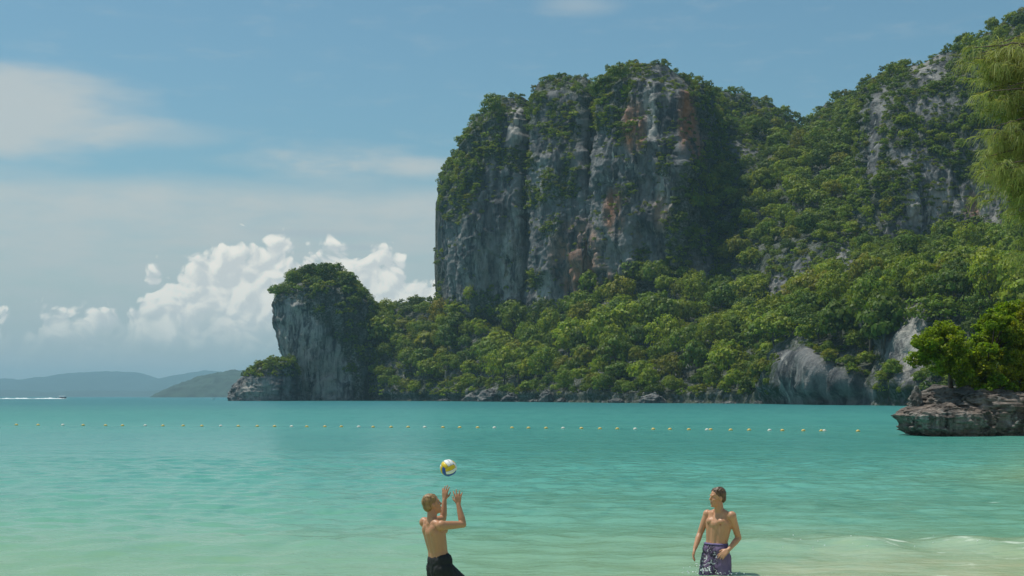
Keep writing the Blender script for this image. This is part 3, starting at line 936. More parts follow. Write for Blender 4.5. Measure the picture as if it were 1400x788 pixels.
def darts(cand, rad, maxn):
    """greedy spacing of candidate points"""
    cells = {}; keep = []
    cs = 12.0
    for i in range(len(cand)):
        p = cand[i]; r = rad[i]
        ck = tuple((p // cs).astype(int)); ok = True
        for dx in (-1, 0, 1):
            for dy in (-1, 0, 1):
                for dz in (-1, 0, 1):
                    for j in cells.get((ck[0] + dx, ck[1] + dy, ck[2] + dz), ()):
                        if np.sum((cand[j] - p) ** 2) < (0.5 * (r + rad[j])) ** 2:
                            ok = False; break
                    if not ok: break
                if not ok: break
            if not ok: break
        if ok:
            cells.setdefault(ck, []).append(i); keep.append(i)
            if len(keep) >= maxn: break
    return keep


TREES = []      # (pos, radius, u, v, colour, variant, region)


def leaf_colour(u, v, rg):
    """natural spread of leaf colours: fresh, mid, dark, olive"""
    k = rg.random()
    low = v > 395
    if k < (0.40 if low else 0.26): c = np.array([1.45, 1.35, 0.8])
    elif k < 0.68: c = np.array([1.0, 1.05, 0.95])
    elif k < 0.93: c = np.array([0.68, 0.78, 1.0])
    else: c = np.array([1.35, 1.05, 0.95])
    return c * rg.uniform(0.82, 1.18)


def plant_trees():
    rg = np.random.default_rng(77)
    c = coast
    ok = c['veg'] & ~c['bare'] & (c['t'] < 7.3) & (c['P'][:, 2] > 1.8) & (c['u'] > 470) & (c['u'] < 1440) & (c['t'] > 0.5)
    # keep crowns off the waterline rocks and the bare cave wall
    idx = np.nonzero(ok)[0]
    idx = rg.permutation(idx)[:26000]
    u, v, P = c['u'][idx], c['v'][idx], c['P'][idx]
    low = (v > 395) & (c['t'][idx] < 3.2)
    nb = smooth1(smooth1(c['bare'].reshape(c['shape']).astype(float), 30, 0), 30, 1).ravel()[idx]
    stp = np.abs(c['N'][idx, 2]) < 0.45
    r = np.where(low, rg.uniform(3.8, 9.0, len(idx)), rg.uniform(2.8, 6.4, len(idx)))
    r = np.where(c['t'][idx] > 6.0, np.where(u < 940, rg.uniform(1.2, 2.3, len(idx)), rg.uniform(1.8, 3.4, len(idx))), r)
    r = np.where(c['t'][idx] < 1.2, rg.uniform(1.6, 4.2, len(idx)), r)
    r = np.where((u > 1060) & (v > 380), r * 0.82, r)
    r = np.where((nb > 0.04) & (c['t'][idx] > 2.9), np.minimum(r, rg.uniform(1.5, 2.6, len(idx))), r)
    r = np.where(stp & (c['t'][idx] > 3.0), np.minimum(r, rg.uniform(2.0, 3.6, len(idx))), r)
    keep = darts(P, r * 1.42, 2400)
    for i in keep:
        reg = 'slope' if low[i] else ('summit' if c['t'][idx][i] > 6.0 else 'gully')
        TREES.append([P[i], r[i], u[i], v[i], leaf_colour(u[i], v[i], rg), rg.integers(8), reg])
    # headland and islet
    hv = (~inpoly(head['u'], head['v'], HEAD_ROCK)) & (head['N'][:, 1] < 0.9) & (head['P'][:, 2] > 4)
    ii = rg.permutation(np.nonzero(hv)[0])[:6000]
    r = rg.uniform(2.8, 5.0, len(ii))
    for i in darts(head['P'][ii], r * 1.1, 130):
        p = head['P'][ii][i] - head['N'][ii][i] * 1.6
        TREES.append([p, r[i], head['u'][ii][i], head['v'][ii][i], leaf_colour(0, 300, rg), rg.integers(8), 'headland'])
    for k in range(26):
        uu = rg.uniform(402, 500); TREES.append([np.array(px(uu, rg.uniform(383, 389) + ((uu - 440) / 60) ** 2 * 24, 770 + rg.uniform(-14, 10))), rg.uniform(3.0, 4.8), uu, 388, leaf_colour(0, 300, rg), rg.integers(8), 'headland'])
    iv = (islet['v'] < 517) & (islet['N'][:, 1] < 0.8)
    ii = rg.permutation(np.nonzero(iv)[0])[:2000]
    r = rg.uniform(1.6, 3.0, len(ii))
    for i in darts(islet['P'][ii], r * 1.1, 60):
        TREES.append([islet['P'][ii][i] - islet['N'][ii][i], r[i], islet['u'][ii][i], islet['v'][ii][i], leaf_colour(0, 420, rg), rg.integers(8), 'islet'])
    for k in range(14):
        uu = rg.uniform(365, 402); TREES.append([np.array(px(uu, 500 + rg.uniform(-4, 4), 738 + rg.uniform(-6, 8))), rg.uniform(2.0, 3.2), uu, 498, leaf_colour(0, 420, rg), rg.integers(8), 'islet'])


plant_trees()

def area_of(p, u, v, reg, r):
    if reg == 'slope':
        if u < 600: a = 'on the low saddle between the headland and the great cliff'
        elif u > 1185: a = 'on the bluff above the pale rock face'
        elif u > 1055: a = 'on the bluff around the dark sea-cave wall'
        elif v > 520: a = 'overhanging the waterline below the great cliff'
        elif v < 440: a = 'at the very foot of the great cliff'
        elif u < 740: a = 'above the grey shore boulders'
        else: a = 'halfway up the slope below the great cliff'
    elif reg == 'gully': a = 'on the far cliff above the bluff' if u > 1190 else 'in the steep wooded gully between the two cliffs'
    else: a = {'summit': 'on the cliff-top skyline', 'headland': 'on top of the low rocky headland', 'islet': 'on the small islet beside the headland'}[reg]
    return a


def emit_trees():
    rg = np.random.default_rng(9)
    size = np.array([t[1] / t[0][1] for t in TREES])
    order = np.argsort(-size)
    ind = set(order[:300].tolist())
    # the few trees that stand out by their colour
    special = {}
    def mark(u, v, col, label, rmul=1.0):
        d = [((t[2] - u) ** 2 + (t[3] - v) ** 2) if i in ind else 1e9 for i, t in enumerate(TREES)]
        i = int(np.argmin(d)); special[i] = (label, rmul); TREES[i][4] = np.array(col)
    mark(1238, 395, (1.6, 0.92, 0.9), 'tree with rust-red leaves on the bluff above the pale rock face')
    mark(1066, 425, (1.9, 1.25, 1.9), 'dry grey-brown tree standing against the dark cave wall')
    mark(615, 450, (1.7, 1.1, 1.2), 'olive-brown crowned tree on the slope below the cliff corner')
    mark(725, 545, (1.9, 1.6, 0.75), 'low yellow-green bushy tree above the grey shore boulders')
    items = []
    for i, (p, r, u, v, col, var, reg) in enumerate(TREES):
        rot = rg.uniform(0, 6.28); sc = np.array([rg.uniform(0.9, 1.12), rg.uniform(0.9, 1.12), rg.uniform(0.85, 1.45)]) * r
        z0 = -0.35 * r + rg.uniform(-0.1, 0.25) * r
        if i in ind:
            if i in special: lab, grp = special[i][0], None
            else:
                br = 'bright yellow-green' if col[0] > 1.25 and col[1] > 1.2 else ('dark green' if col[0] < 0.82 else ('olive green' if col[0] > col[1] * 1.08 else 'mid green'))
                sz = 'large' if r > 6.3 else 'smaller'
                ar = area_of(p, u, v, reg, r); lab = f'{sz} {br} tree {ar}'; grp = f'{sz} {br} trees {ar}'
            e = empty('broadleaf_tree', (p[0], p[1], p[2] + z0), lab, 'tree', grp)
            e.rotation_euler = (0, 0, rot); e.scale = tuple(sc)
            o = obj('crown', CROWNS[var]['crown'], None, e); o.color = tuple(col) + (1,)
            obj('trunk', CROWNS[var]['trunk'], None, e)
        else:
            items.append((p + np.array([0, 0, z0]), rot, sc, col, (var % 6) + 8 if r / p[1] < 0.0052 else var))
    leaf_mass('jungle', items, 'dense green jungle covering the limestone hills', 'forest')


emit_trees()


def cliff_shrubs():
    rg = np.random.default_rng(31)
    c = coast
    N = c['N']
    ledge = (N[:, 2] > 0.30) & c['bare'] & (c['t'] > 2.9) & (c['t'] < 7.2)
    gl = c['green'] & (c['t'] > 2.9) & (c['t'] < 7.2)
    edge = c['veg'] & (c['t'] > 3.0) & (c['t'] < 7.3) & (c['u'] < 1420) & (c['u'] > 596)
    idx = np.concatenate([rg.permutation(np.nonzero(ledge)[0])[:1500], rg.permutation(np.nonzero(gl)[0])[:2200], rg.permutation(np.nonzero(edge)[0])[:5200]])
    r = np.concatenate([rg.uniform(0.6, 1.5, min(1500, ledge.sum())), rg.uniform(1.0, 2.8, min(2200, gl.sum())), rg.uniform(1.0, 2.4, min(5200, edge.sum()))])
    k = darts(c['P'][idx], r * 1.15, 2400)
    low = (c['t'] > 0.5) & (c['t'] < 3.0) & c['veg'] & (c['u'] > 470) & (c['u'] < 1400) & (c['P'][:, 2] > 1.8)
    i2 = rg.permutation(np.nonzero(low)[0])[:2600]; r2 = rg.uniform(1.0, 2.3, len(i2))
    k2 = darts(c['P'][i2], r2 * 1.3, 900)
    pts = [(c['P'][idx[i]], r[i], c['v'][idx[i]]) for i in k] + [(c['P'][i2[i]], r2[i], c['v'][i2[i]]) for i in k2]
    items = []
    for p, rr, v in pts:
        sc = rr * np.array([rg.uniform(0.9, 1.3), rg.uniform(0.9, 1.3), rg.uniform(0.7, 1.1)])
        items.append((p - (0, 0, 0.35 * rr), rg.uniform(0, 6.28), sc, leaf_colour(0, v, rg), 8 + rg.integers(6)))
    leaf_mass('cliff_shrubs', items, 'small green shrubs clinging to the limestone walls', 'shrubs')


cliff_shrubs()

# ------------------------------------------------------------------ shore boulders
BOULD = [(650, 547, 13, 13), (673, 546, 17, 18), (701, 547, 13, 11), (638, 549, 6, 5), (731, 550, 7, 4), (768, 550, 6, 6), (748, 546, 10, 16), (843, 551, 10, 6), (893, 550, 16, 12), (998, 553, 8, 3), (607, 548, 8, 3), (1037, 553, 6, 4)]


def boulders():
    shore = lambda u: np.interp(u, [c[0] for c in COLS], [c[1] for c in COLS])
    desc = ['broad rounded', 'tall fissured', 'wide sloping', 'small round', 'low flat', 'small squat', 'pointed', 'low blunt', 'large blocky', 'flat sandy', 'low narrow', 'small rough']
    for k, (u, v, w, h) in enumerate(BOULD):
        Y = float(shore(u)) - 4.0
        vb = CV + CAMZ / Y * F
        lev = [(vb + 3, u - w * 0.9, u + w * 0.9), (vb, u - w, u + w), (vb - h * 0.35, u - w * 0.98, u + w * 0.95), (vb - h * 0.7, u - w * 0.75, u + w * 0.7), (vb - h * 0.92, u - w * 0.45, u + w * 0.4), (vb - h, u - w * 0.2, u + w * 0.2)]
        rock_body('shore_boulder', lev, Y, w / F * Y * 0.9, w / F * Y * 0.34, (w / F * Y * 0.7,) * 3, nseg=60, nlev=30, fs=1, seedoff=k * 3.1,
                  maskf=lambda u, v, P: np.stack([0 * u, 0.25 + 0 * u, 0 * u], 1), label=f'{desc[k]} boulder at the waterline below the jungle slope', cat='boulder', group='boulders along the far shore')


boulders()

# ------------------------------------------------------------------ near rock point with trees
NROCK = mat_rock('shore_rock', 0.22, dark=(0.05, 0.045, 0.04), mid=(0.17, 0.155, 0.135), pale=(0.36, 0.34, 0.31), bump=0.6)


def near_point():
    pm = lambda u, v, P: np.stack([0.15 + 0 * u, gauss_sum(u, v, [(1285, 575, 50, 16, .9), (1385, 575, 10, 8, .8), (1345, 578, 6, 8, .8)]), 0 * u], 1)
    rock_body('ledge_rock', [(612, 1262, 1350), (602, 1268, 1348), (596, 1258, 1346), (590, 1246, 1345), (585, 1238, 1344), (580, 1240, 1343), (574, 1235, 1342), (568, 1231, 1340), (563, 1236, 1338), (559, 1246, 1334), (556, 1262, 1328), (553, 1284, 1318)],
              80, 2.6, 0.42, (1.5, 1.5, 0.9), nseg=260, nlev=90, mat=NROCK, maskf=pm, power=3.2, label='broad grey rock slab overhanging the water at the end of the point', cat='rock')
    rock_body('shaded_rock', [(612, 1312, 1520), (600, 1310, 1520), (594, 1306, 1520), (586, 1308, 1520), (580, 1304, 1520), (574, 1308, 1520), (568, 1302, 1518), (562, 1306, 1512), (556, 1318, 1500)],
              81.6, 3.0, 0.55, (1.2, 1.2, 1.0), nseg=320, nlev=80, mat=NROCK, maskf=lambda u, v, P: np.stack([0.1 + 0 * u, gauss_sum(u, v, [(1385, 575, 12, 9, 1), (1345, 576, 8, 9, 1)]), 0 * u], 1), power=4.5,
              label='long dark fissured rock under the leafy trees beside the grey slab', cat='rock')
    pm2 = lambda u, v, P: np.stack([0.1 + 0 * u, 0.25 + 0 * u, 0 * u], 1)
    rock_body('rock_pile', [(562, 1258, 1470), (552, 1254, 1462), (545, 1257, 1450), (539, 1263, 1420), (534, 1272, 1390), (529, 1284, 1350)], 82.5, 3.6, 0.55, (1.5, 1.5, 1.4), nseg=260, nlev=70, mat=NROCK, maskf=pm2, power=3,
              label='dark jagged rock pile at the foot of the trees on the ledge', cat='rock')
    rock_body('rock_pinnacle', [(562, 1244, 1262), (553, 1246, 1261), (546, 1246, 1259), (538, 1248, 1257), (532, 1250, 1256), (528, 1251, 1254)], 80.5, 0.5, 0.12, (0.5, 0.5, 0.7), nseg=50, nlev=34, mat=NROCK,
              maskf=lambda u, v, P: np.stack([0 * u, 0.9 + 0 * u, 0 * u], 1), label='slim pale rock pinnacle standing on the end of the ledge', cat='rock')
    leafm = mat_leaf('shore_tree_leaf', (0.17, 0.25, 0.016), 0.48, True)
    rg = np.random.default_rng(5)
    specs = [  # name, base (u, v, Y), list of clumps (u, v, Y, r), label
        ((1300, 535, 82.0), [(1268, 468, 80, .95), (1285, 455, 81, 1.0), (1262, 480, 80.5, .6), (1300, 468, 82, 1.0), (1318, 482, 81, .9), (1290, 485, 80, .8), (1308, 500, 80.3, .8), (1330, 498, 81, .8), (1278, 470, 79.4, .6), (1300, 450, 82.5, .6),
                             (1325, 515, 80.5, .7), (1312, 470, 80, .6)], (1.05, 1.02, .9), 'spreading bright green tree leaning out over the end of the rock ledge'),
        ((1352, 530, 83.0), [(1340, 470, 83, .9), (1358, 455, 83, 1.05), (1378, 440, 84, 1.2), (1368, 425, 84, .8), (1395, 425, 84, 1.1), (1385, 465, 82, 1.0), (1350, 485, 82, .9), (1370, 490, 81.4, .9), (1345, 510, 81.5, .8), (1340, 448, 84, .5), (1392, 448, 83, .9)], (.95, 1.0, .85),
         'taller green tree rising behind the spreading tree on the ledge'),
        ((1405, 530, 82.5), [(1405, 480, 81.5, 1.1), (1390, 490, 81, .9), (1420, 450, 83, 1.3), (1400, 510, 81, .8), (1380, 512, 80.8, .7), (1440, 480, 82, 1.3), (1415, 420, 84, 1.2), (1440, 425, 84, 1.2), (1398, 462, 81, .8)], (1.15, .95, .8), 'yellowish leafy tree at the inland end of the rock ledge'),
        ((1368, 535, 80.8), [(1350, 528, 80.2, .55), (1365, 520, 80.2, .6), (1380, 530, 80.2, .5), (1338, 535, 80.2, .4)], (.8, .95, .9), 'low dark green bush on the rock ledge below the trees'),
    ]
    fill = [(1250, 472), (1285, 450), (1320, 465), (1345, 447), (1370, 420), (1440, 412), (1440, 556), (1335, 556), (1305, 540), (1285, 515), (1256, 492)]
    n = 0
    while n < 74:
        u, v = rg.uniform(1248, 1440), rg.uniform(412, 556)
        if not inpoly(np.array([u]), np.array([v]), fill)[0]: continue
        k = 0 if u < 1332 else (1 if u < 1385 and v < 500 else 2)
        specs[k][1].append((u, v, rg.uniform(79.6, 84.0), rg.uniform(0.5, 0.85))); n += 1
    for (b, cl, col, lab) in specs:
        base = np.array(px(*b)); base[2] = min(base[2], 2.6)
        Vs, Ts = [], []; tips = []
        for (u, v, Y, r) in cl:
            p0 = np.array(px(u, v, Y))
            tips.append(p0 - base)
            for s in range(13):
                d = rg.normal(size=3); d /= np.linalg.norm(d)
                p = p0 + d * r * rg.uniform(0.3, 0.85) * (1, 1, 0.8)
                rr = r * rg.uniform(0.28, 0.5); per = int(90 * (rr / 0.4) ** 1.5) + 18
                e = rg.normal(size=(per, 3)); e /= np.linalg.norm(e, axis=1)[:, None]
                c = p + e * (rr * rg.uniform(0.3, 1.08, per))[:, None] * (1, 1, 0.72)
                n = e * 0.6 + rg.normal(size=(per, 3)) * 0.6 + (0, 0, 0.5); n /= np.linalg.norm(n, axis=1)[:, None]
                V, _ = quads_from(c, n, rg.uniform(0.11, 0.23, per), rg, 0.62)
                tl = (1 + rg.uniform(-.2, .2)) * (1 + rg.uniform(-0.3, 0.3, per)); h = rg.uniform(-.08, .16)
                T = np.stack([tl * (1 + h), tl, tl * (1 - h)], 1)
                Vs.append(V - base); Ts.append(np.repeat(T, 4, 0))
        V = np.concatenate(Vs)
        e = empty('shore_tree', tuple(base), lab, 'tree')
        o = obj('crown', mesh_np('crown', V, np.arange(len(V)).reshape(-1, 4), attrs={'tint': np.concatenate(Ts)}), leafm, e); o.color = col + (1,)
        hh = max(0.8, max(t[2] for t in tips) * 0.45)
        tv, tq = trunk_mesh(rg, hh, 0.14, tips, root=-1.6, seg=8)
        obj('trunk', mesh_np('trunk', tv, tq, smooth=True), BARK, e)


near_point()


# ------------------------------------------------------------------ casuarina reaching in from the right
def casuarina():
    rg = np.random.default_rng(8)
    Y0 = 34.0
    bx, by = 16.6, 36.0
    bz = float(ground_z(np.array([bx]), np.array([by]))[0])
    base = np.array([bx, by, bz])
    e = empty('casuarina_tree', tuple(base), 'feathery casuarina with drooping needle foliage hanging over the bay', 'tree')
    tp = [np.array([0, 0, -0.4]), np.array([0.05, 0, 2.0]), np.array([-0.1, 0.1, 5.0]), np.array([-0.3, 0.0, 8.5]), np.array([-0.2, 0, 12.0]), np.array([-.3, 0, 14.5])]
    tv, tq = tube(tp, [0.34, 0.27, 0.21, 0.16, 0.09, 0.03], 12)
    bark = mat_plain('casuarina_bark', (0.13, 0.10, 0.075), 0.9, 0.35, 6.0)
    obj('trunk', mesh_np('trunk', tv, tq, smooth=True), bark, e)
    # limbs end where the photo shows plumes: (u, v, distance)
    ends = [(1345, 75, 34.0), (1365, 60, 35.5), (1322, 66, 34.2), (1352, 125, 33.5), (1335, 128, 34.5), (1385, 100, 35), (1392, 62, 36), (1355, 175, 33.5), (1372, 150, 34.5), (1348, 215, 34), (1340, 236, 33.5), (1370, 205, 35), (1360, 255, 34), (1388, 180, 33.5),
            (1385, 235, 33.4), (1378, 275, 34.2), (1395, 290, 33.8), (1398, 130, 33.8), (1405, 200, 34.8), (1402, 320, 34), (1362, 225, 33.2), (1415, 90, 35), (1425, 160, 34), (1430, 240, 34), (1425, 300, 34.5), (1440, 120, 36), (1450, 200, 36), (1410, 250, 36), (1395, 85, 34.2), (1376, 120, 33.8), (1360, 95, 34.4), (1390, 150, 34.6), (1378, 185, 34.0), (1395, 215, 34.0), (1374, 250, 34.6), (1392, 262, 34.6), (1405, 345, 34.2), (1408, 160, 35.4), (1350, 195, 34.6), (1345, 100, 35), (1335, 75, 34.6), (1412, 280, 34), (1400, 235, 35)]
    limbs = []; NV = []; NT_ = []
    for (u, v, Y) in ends:
        p = np.array(px(u, v, Y)) - base
        zt = min(13.5, max(2.5, p[2] - rg.uniform(0.2, 1.6)))
        st = np.array([np.interp(zt, [t[2] for t in tp], [t[0] for t in tp]), np.interp(zt, [t[2] for t in tp], [t[1] for t in tp]), zt])
        m1 = st + (p - st) * 0.45 + (0, 0, 0.55); m2 = st + (p - st) * 0.8 + (0, 0, 0.45)
        path = [st, m1, m2, p]
        limbs.append(tube(path, [0.05, 0.035, 0.02, 0.008], 6))
        for s in range(34):
            k = rg.uniform(0.35, 1.0)
            q = st + (p - st) * k + (0, 0, 0.55 * math.sin(min(1, k * 1.1) * math.pi) ** 0.8)
            q = q + rg.normal(size=3) * (0.20, 0.24, 0.10)
            dirh = rg.normal(size=3) * (0.6, 0.6, 0.15) + (-0.5, -0.1, 0.05)
            tw = q + dirh * rg.uniform(0.15, 0.4) + (0, 0, -0.05)
            limbs.append(tube([q, (q + tw) / 2 + (0, 0, 0.03), tw], [0.008, 0.006, 0.004], 3))
            nn = 30
            a = rg.uniform(0, 1, (nn, 1)); o = q * (1 - a) + tw * a
            dr = rg.normal(size=(nn, 3)) * (0.42, 0.42, 0.22) + dirh * 0.5 + (0, 0, -0.35)
            dr /= np.linalg.norm(dr, axis=1)[:, None]
            L = rg.uniform(0.18, 0.46, (nn, 1)); wd = rg.uniform(0.004, 0.009, (nn, 1))
            side = np.cross(dr, rg.normal(size=(nn, 3))); side /= np.linalg.norm(side, axis=1)[:, None]
            mid = o + dr * L * 0.55; tip = mid + (dr * 0.6 + np.array([0, 0, -0.75])) * L * 0.5
            V = np.stack([o - side * wd, o + side * wd, mid + side * wd, mid - side * wd, tip + side * wd * 0.4, tip - side * wd * 0.4], 1)
            NV.append(V.reshape(-1, 3))
            tl = (1 + rg.uniform(-.2, .2)) * (1 + rg.uniform(-.25, .25, nn)); T = np.stack([tl, tl, tl], 1)
            NT_.append(np.repeat(T, 6, 0))
    V = np.concatenate(NV); b = np.arange(len(V) // 6) * 6
    Q = np.concatenate([np.stack([b, b + 1, b + 2, b + 3], 1), np.stack([b + 3, b + 2, b + 4, b + 5], 1)])
    lm = mat_leaf('casuarina_needles', (0.27, 0.30, 0.10), 0.42, False)
    obj('crown', mesh_np('crown', V, Q, attrs={'tint': np.concatenate(NT_)}), lm, e)
    lv, lq = join(limbs)
    obj('branches', mesh_np('branches', lv, lq, smooth=True), bark, e)


casuarina()


# ------------------------------------------------------------------ people
def capsule(p0, r0, p1, r1, seg=14, cap=5):
    p0 = np.array(p0, float); p1 = np.array(p1, float)
    d = p1 - p0; L = np.linalg.norm(d); d = d / max(L, 1e-9)
    pts, rad = [], []
    for k in range(cap):
        a = math.pi / 2 * (1 - (k + 0.12) / cap)
        pts.append(p0 - d * r0 * math.sin(a)); rad.append(max(r0 * math.cos(a), 1e-3))
    for k in range(5):
        t = k / 4; pts.append(p0 + (p1 - p0) * t); rad.append(r0 + (r1 - r0) * t)
    for k in range(1, cap + 1):
        a = math.pi / 2 * (k - 0.12) / cap
        pts.append(p1 + d * r1 * math.sin(a)); rad.append(max(r1 * math.cos(a), 1e-3))
    a = np.cross(d, (0.31, 0.87, 0.38)); a /= np.linalg.norm(a); b = np.cross(d, a)
    th = np.arange(seg) * 2 * math.pi / seg
    V = np.concatenate([p + r * (np.cos(th)[:, None] * a + np.sin(th)[:, None] * b) for p, r in zip(pts, rad)])
    n = len(pts); Q = []
    for i in range(n - 1):
        for k in range(seg):
            Q.append((i * seg + k, i * seg + (k + 1) % seg, (i + 1) * seg + (k + 1) % seg, (i + 1) * seg + k))
    faces = [tuple(q) for q in Q] + [tuple(range(seg))[::-1], tuple((n - 1) * seg + k for k in range(seg))]
    return V, faces


def ellipsoid(c, r, rot=None, seg=18, rings=10):
    V = [(0, 0, -1)]; F_ = []
    for i in range(1, rings):
        ph = math.pi * i / rings - math.pi / 2
        for k in range(seg):
            t = 2 * math.pi * k / seg
            V.append((math.cos(ph) * math.cos(t), math.cos(ph) * math.sin(t), math.sin(ph)))
    V.append((0, 0, 1))
    for k in range(seg):
        F_.append((0, 1 + (k + 1) % seg, 1 + k))
        b = 1 + (rings - 2) * seg
        F_.append((b + k, b + (k + 1) % seg, len(V) - 1))
    for i in range(rings - 2):
        for k in range(seg):
            a = 1 + i * seg
            F_.append((a + k, a + (k + 1) % seg, a + seg + (k + 1) % seg, a + seg + k))
    V = np.array(V) * np.array(r)
    if rot is not None: V = V @ np.array(rot).T
    return V + np.array(c), F_


def remeshed(name, parts, voxel, mat, parent, smooth=3, fac=0.5, noise=None):
    V, Fc, n = [], [], 0
    for v, f in parts:
        V.append(v); Fc += [tuple(i + n for i in q) for q in f]; n += len(v)
    me = bpy.data.meshes.new(name)
    me.from_pydata(np.concatenate(V).tolist(), [], Fc); me.update()
    o = obj(name, me, mat, parent)
    r = o.modifiers.new('remesh', 'REMESH'); r.mode = 'VOXEL'; r.voxel_size = voxel; r.use_smooth_shade = True
    s = o.modifiers.new('smooth', 'SMOOTH'); s.factor = fac; s.iterations = smooth
    bpy.context.view_layer.update()
    dg = bpy.context.evaluated_depsgraph_get()
    me2 = bpy.data.meshes.new_from_object(o.evaluated_get(dg))
    o.modifiers.clear(); o.data = me2
    if noise: noise(me2)
    return o


def unit(v):
    v = np.array(v, float); return v / np.linalg.norm(v)


def hand(w, d, n, thumb, curl=0.35, spread=0.12):
    """palm and five separate fingers; w wrist, d towards the fingertips, n out of the palm, thumb = +1/-1 side"""
    w = np.array(w, float); d = unit(d); n = unit(np.array(n) - np.dot(n, d) * d); s = np.cross(d, n) * thumb
    out = []
    off = [0.030, 0.010, -0.011, -0.030]; ln = [0.070, 0.079, 0.073, 0.056]
    for k in range(4):
        kn = w + d * (0.092 - 0.006 * abs(k - 1)) + s * off[k]
        out.append(capsule(w + s * off[k] * 0.45 + d * 0.01, 0.017, kn, 0.0125))
        f1 = unit(d + s * spread * (1.5 - k) * 0.9 + n * curl * 0.5); f2 = unit(d + s * spread * (1.5 - k) * 0.7 + n * curl * 1.5)
        m = kn + f1 * ln[k] * 0.55
        out.append(capsule(kn, 0.0105, m, 0.0095)); out.append(capsule(m, 0.0095, m + f2 * ln[k] * 0.5, 0.0080))
    tb = w + d * 0.028 + s * 0.022
    t1 = tb + unit(d * 0.65 + s * 0.75 + n * 0.25) * 0.045
    out.append(capsule(tb, 0.0165, t1, 0.0115)); out.append(capsule(t1, 0.0110, t1 + unit(d * 0.95 + s * 0.25 + n * 0.25) * 0.038, 0.0088))
    return out


def head_parts(c, f, upv):
    """skull, jaw, nose, brow, lips, ears; c centre, f facing, upv crown direction"""
    f = unit(f); upv = unit(np.array(upv) - np.dot(upv, f) * f); s = np.cross(f, upv)
    Rm = np.stack([f, s, upv], 1)
    P = lambda a, b, h: np.array(c) + Rm @ np.array([a, b, h])
    out = [ellipsoid(P(-0.012, 0, 0.028), (0.098, 0.076, 0.092), Rm), ellipsoid(P(0.030, 0, -0.040), (0.060, 0.056, 0.078), Rm), ellipsoid(P(0.062, 0, -0.098), (0.026, 0.027, 0.020), Rm),
           capsule(P(0.080, 0, 0.022), 0.010, P(0.103, 0, -0.018), 0.0125), capsule(P(0.078, -0.036, 0.032), 0.010, P(0.078, 0.036, 0.032), 0.010),
           capsule(P(0.084, -0.015, -0.056), 0.008, P(0.084, 0.015, -0.056), 0.008), capsule(P(0.082, -0.013, -0.067), 0.008, P(0.082, 0.013, -0.067), 0.008)]
    for k in (-1, 1):
        out.append(ellipsoid(P(-0.008, 0.077 * k, -0.010), (0.020, 0.010, 0.032), Rm))
        out.append(ellipsoid(P(0.060, 0.042 * k, -0.018), (0.022, 0.020, 0.018), Rm))
    return out, P, Rm


def skin_mat(name, col):
    m, g, out = new_mat(name)
    co = g.new('ShaderNodeTexCoord').outputs['Object']
    n = g.noise(co, 7.0, 4, 0.6); n2 = g.noise(co, 2.2, 3, 0.5)
    c = g.mix(g.ss(n, 0.3, 0.7), tuple(x * 0.88 for x in col), col)
    c = g.mix(g.ss(n2, 0.5, 0.75, 0, 0.5), c, (col[0] * 1.08, col[1] * 0.80, col[2] * 0.72))
    at = g.new('ShaderNodeAttribute', attribute_name='spot').outputs['Color']
    c = g.mix(g.sep(at)[0], c, (col[0] * 0.55, col[1] * 0.36, col[2] * 0.34))
    principled(g, out, Base_Color=c, Roughness=0.42, Subsurface_Weight=0.12, Subsurface_Scale=0.02, Specular_IOR_Level=0.4)
    return m


def paint_spots(o, spots):
    me = o.data
    V = np.empty(len(me.vertices) * 3, np.float32); me.vertices.foreach_get('co', V); V = V.reshape(-1, 3)
    a = np.zeros(len(V))
    for c, r in spots:
        a = np.maximum(a, np.clip(1.6 - np.linalg.norm(V - np.array(c), axis=1) / r * 1.3, 0, 1))
    at = me.color_attributes.new('spot', 'FLOAT_COLOR', 'POINT')
    at.data.foreach_set('color', np.stack([a, a, a, np.ones_like(a)], 1).astype(np.float32).ravel())


def hair_child(parent, P, Rm, mat, fringe=0.0, seed=1, back=0.0, vol=1.0):
    rg = np.random.default_rng(seed)
    parts = []
    cap = ellipsoid(P(-0.024, 0, 0.046), (0.098 * vol, 0.084 * vol, 0.088 * vol), Rm)
    parts.append(cap)
    parts.append(ellipsoid(P(-0.062, 0, -0.004 - back), (0.056, 0.074, 0.066), Rm))
    for k in range(60):     # locks
        a = rg.uniform(-1.0, 1.0); b = rg.uniform(-0.6, 1.0)
        d = unit((-b * 0.8 - 0.1 + 0.2, a, rg.uniform(0.35, 1.0)))
        st = np.array([-0.024, 0, 0.046]) + d * np.array([0.094, 0.080, 0.086]) * vol
        en = st + np.array([0.018 + fringe, 0.008 * a, -0.012]) + rg.normal(size=3) * 0.008
        parts.append(capsule(P(*st), 0.011, P(*en), 0.004, 8, 3))
    return remeshed('hair', parts, 0.006, mat, parent, 1)


def hair_mat(name, a, b):
    m, g, out = new_mat(name)
    co = g.new('ShaderNodeTexCoord').outputs['Object']
    n = g.noise(g.scale(co, (60, 60, 14)), 1.0, 4, 0.6, 0.6)
    principled(g, out, Base_Color=g.mix(g.ss(n, 0.35, 0.65), a, b), Roughness=0.5)
    return m


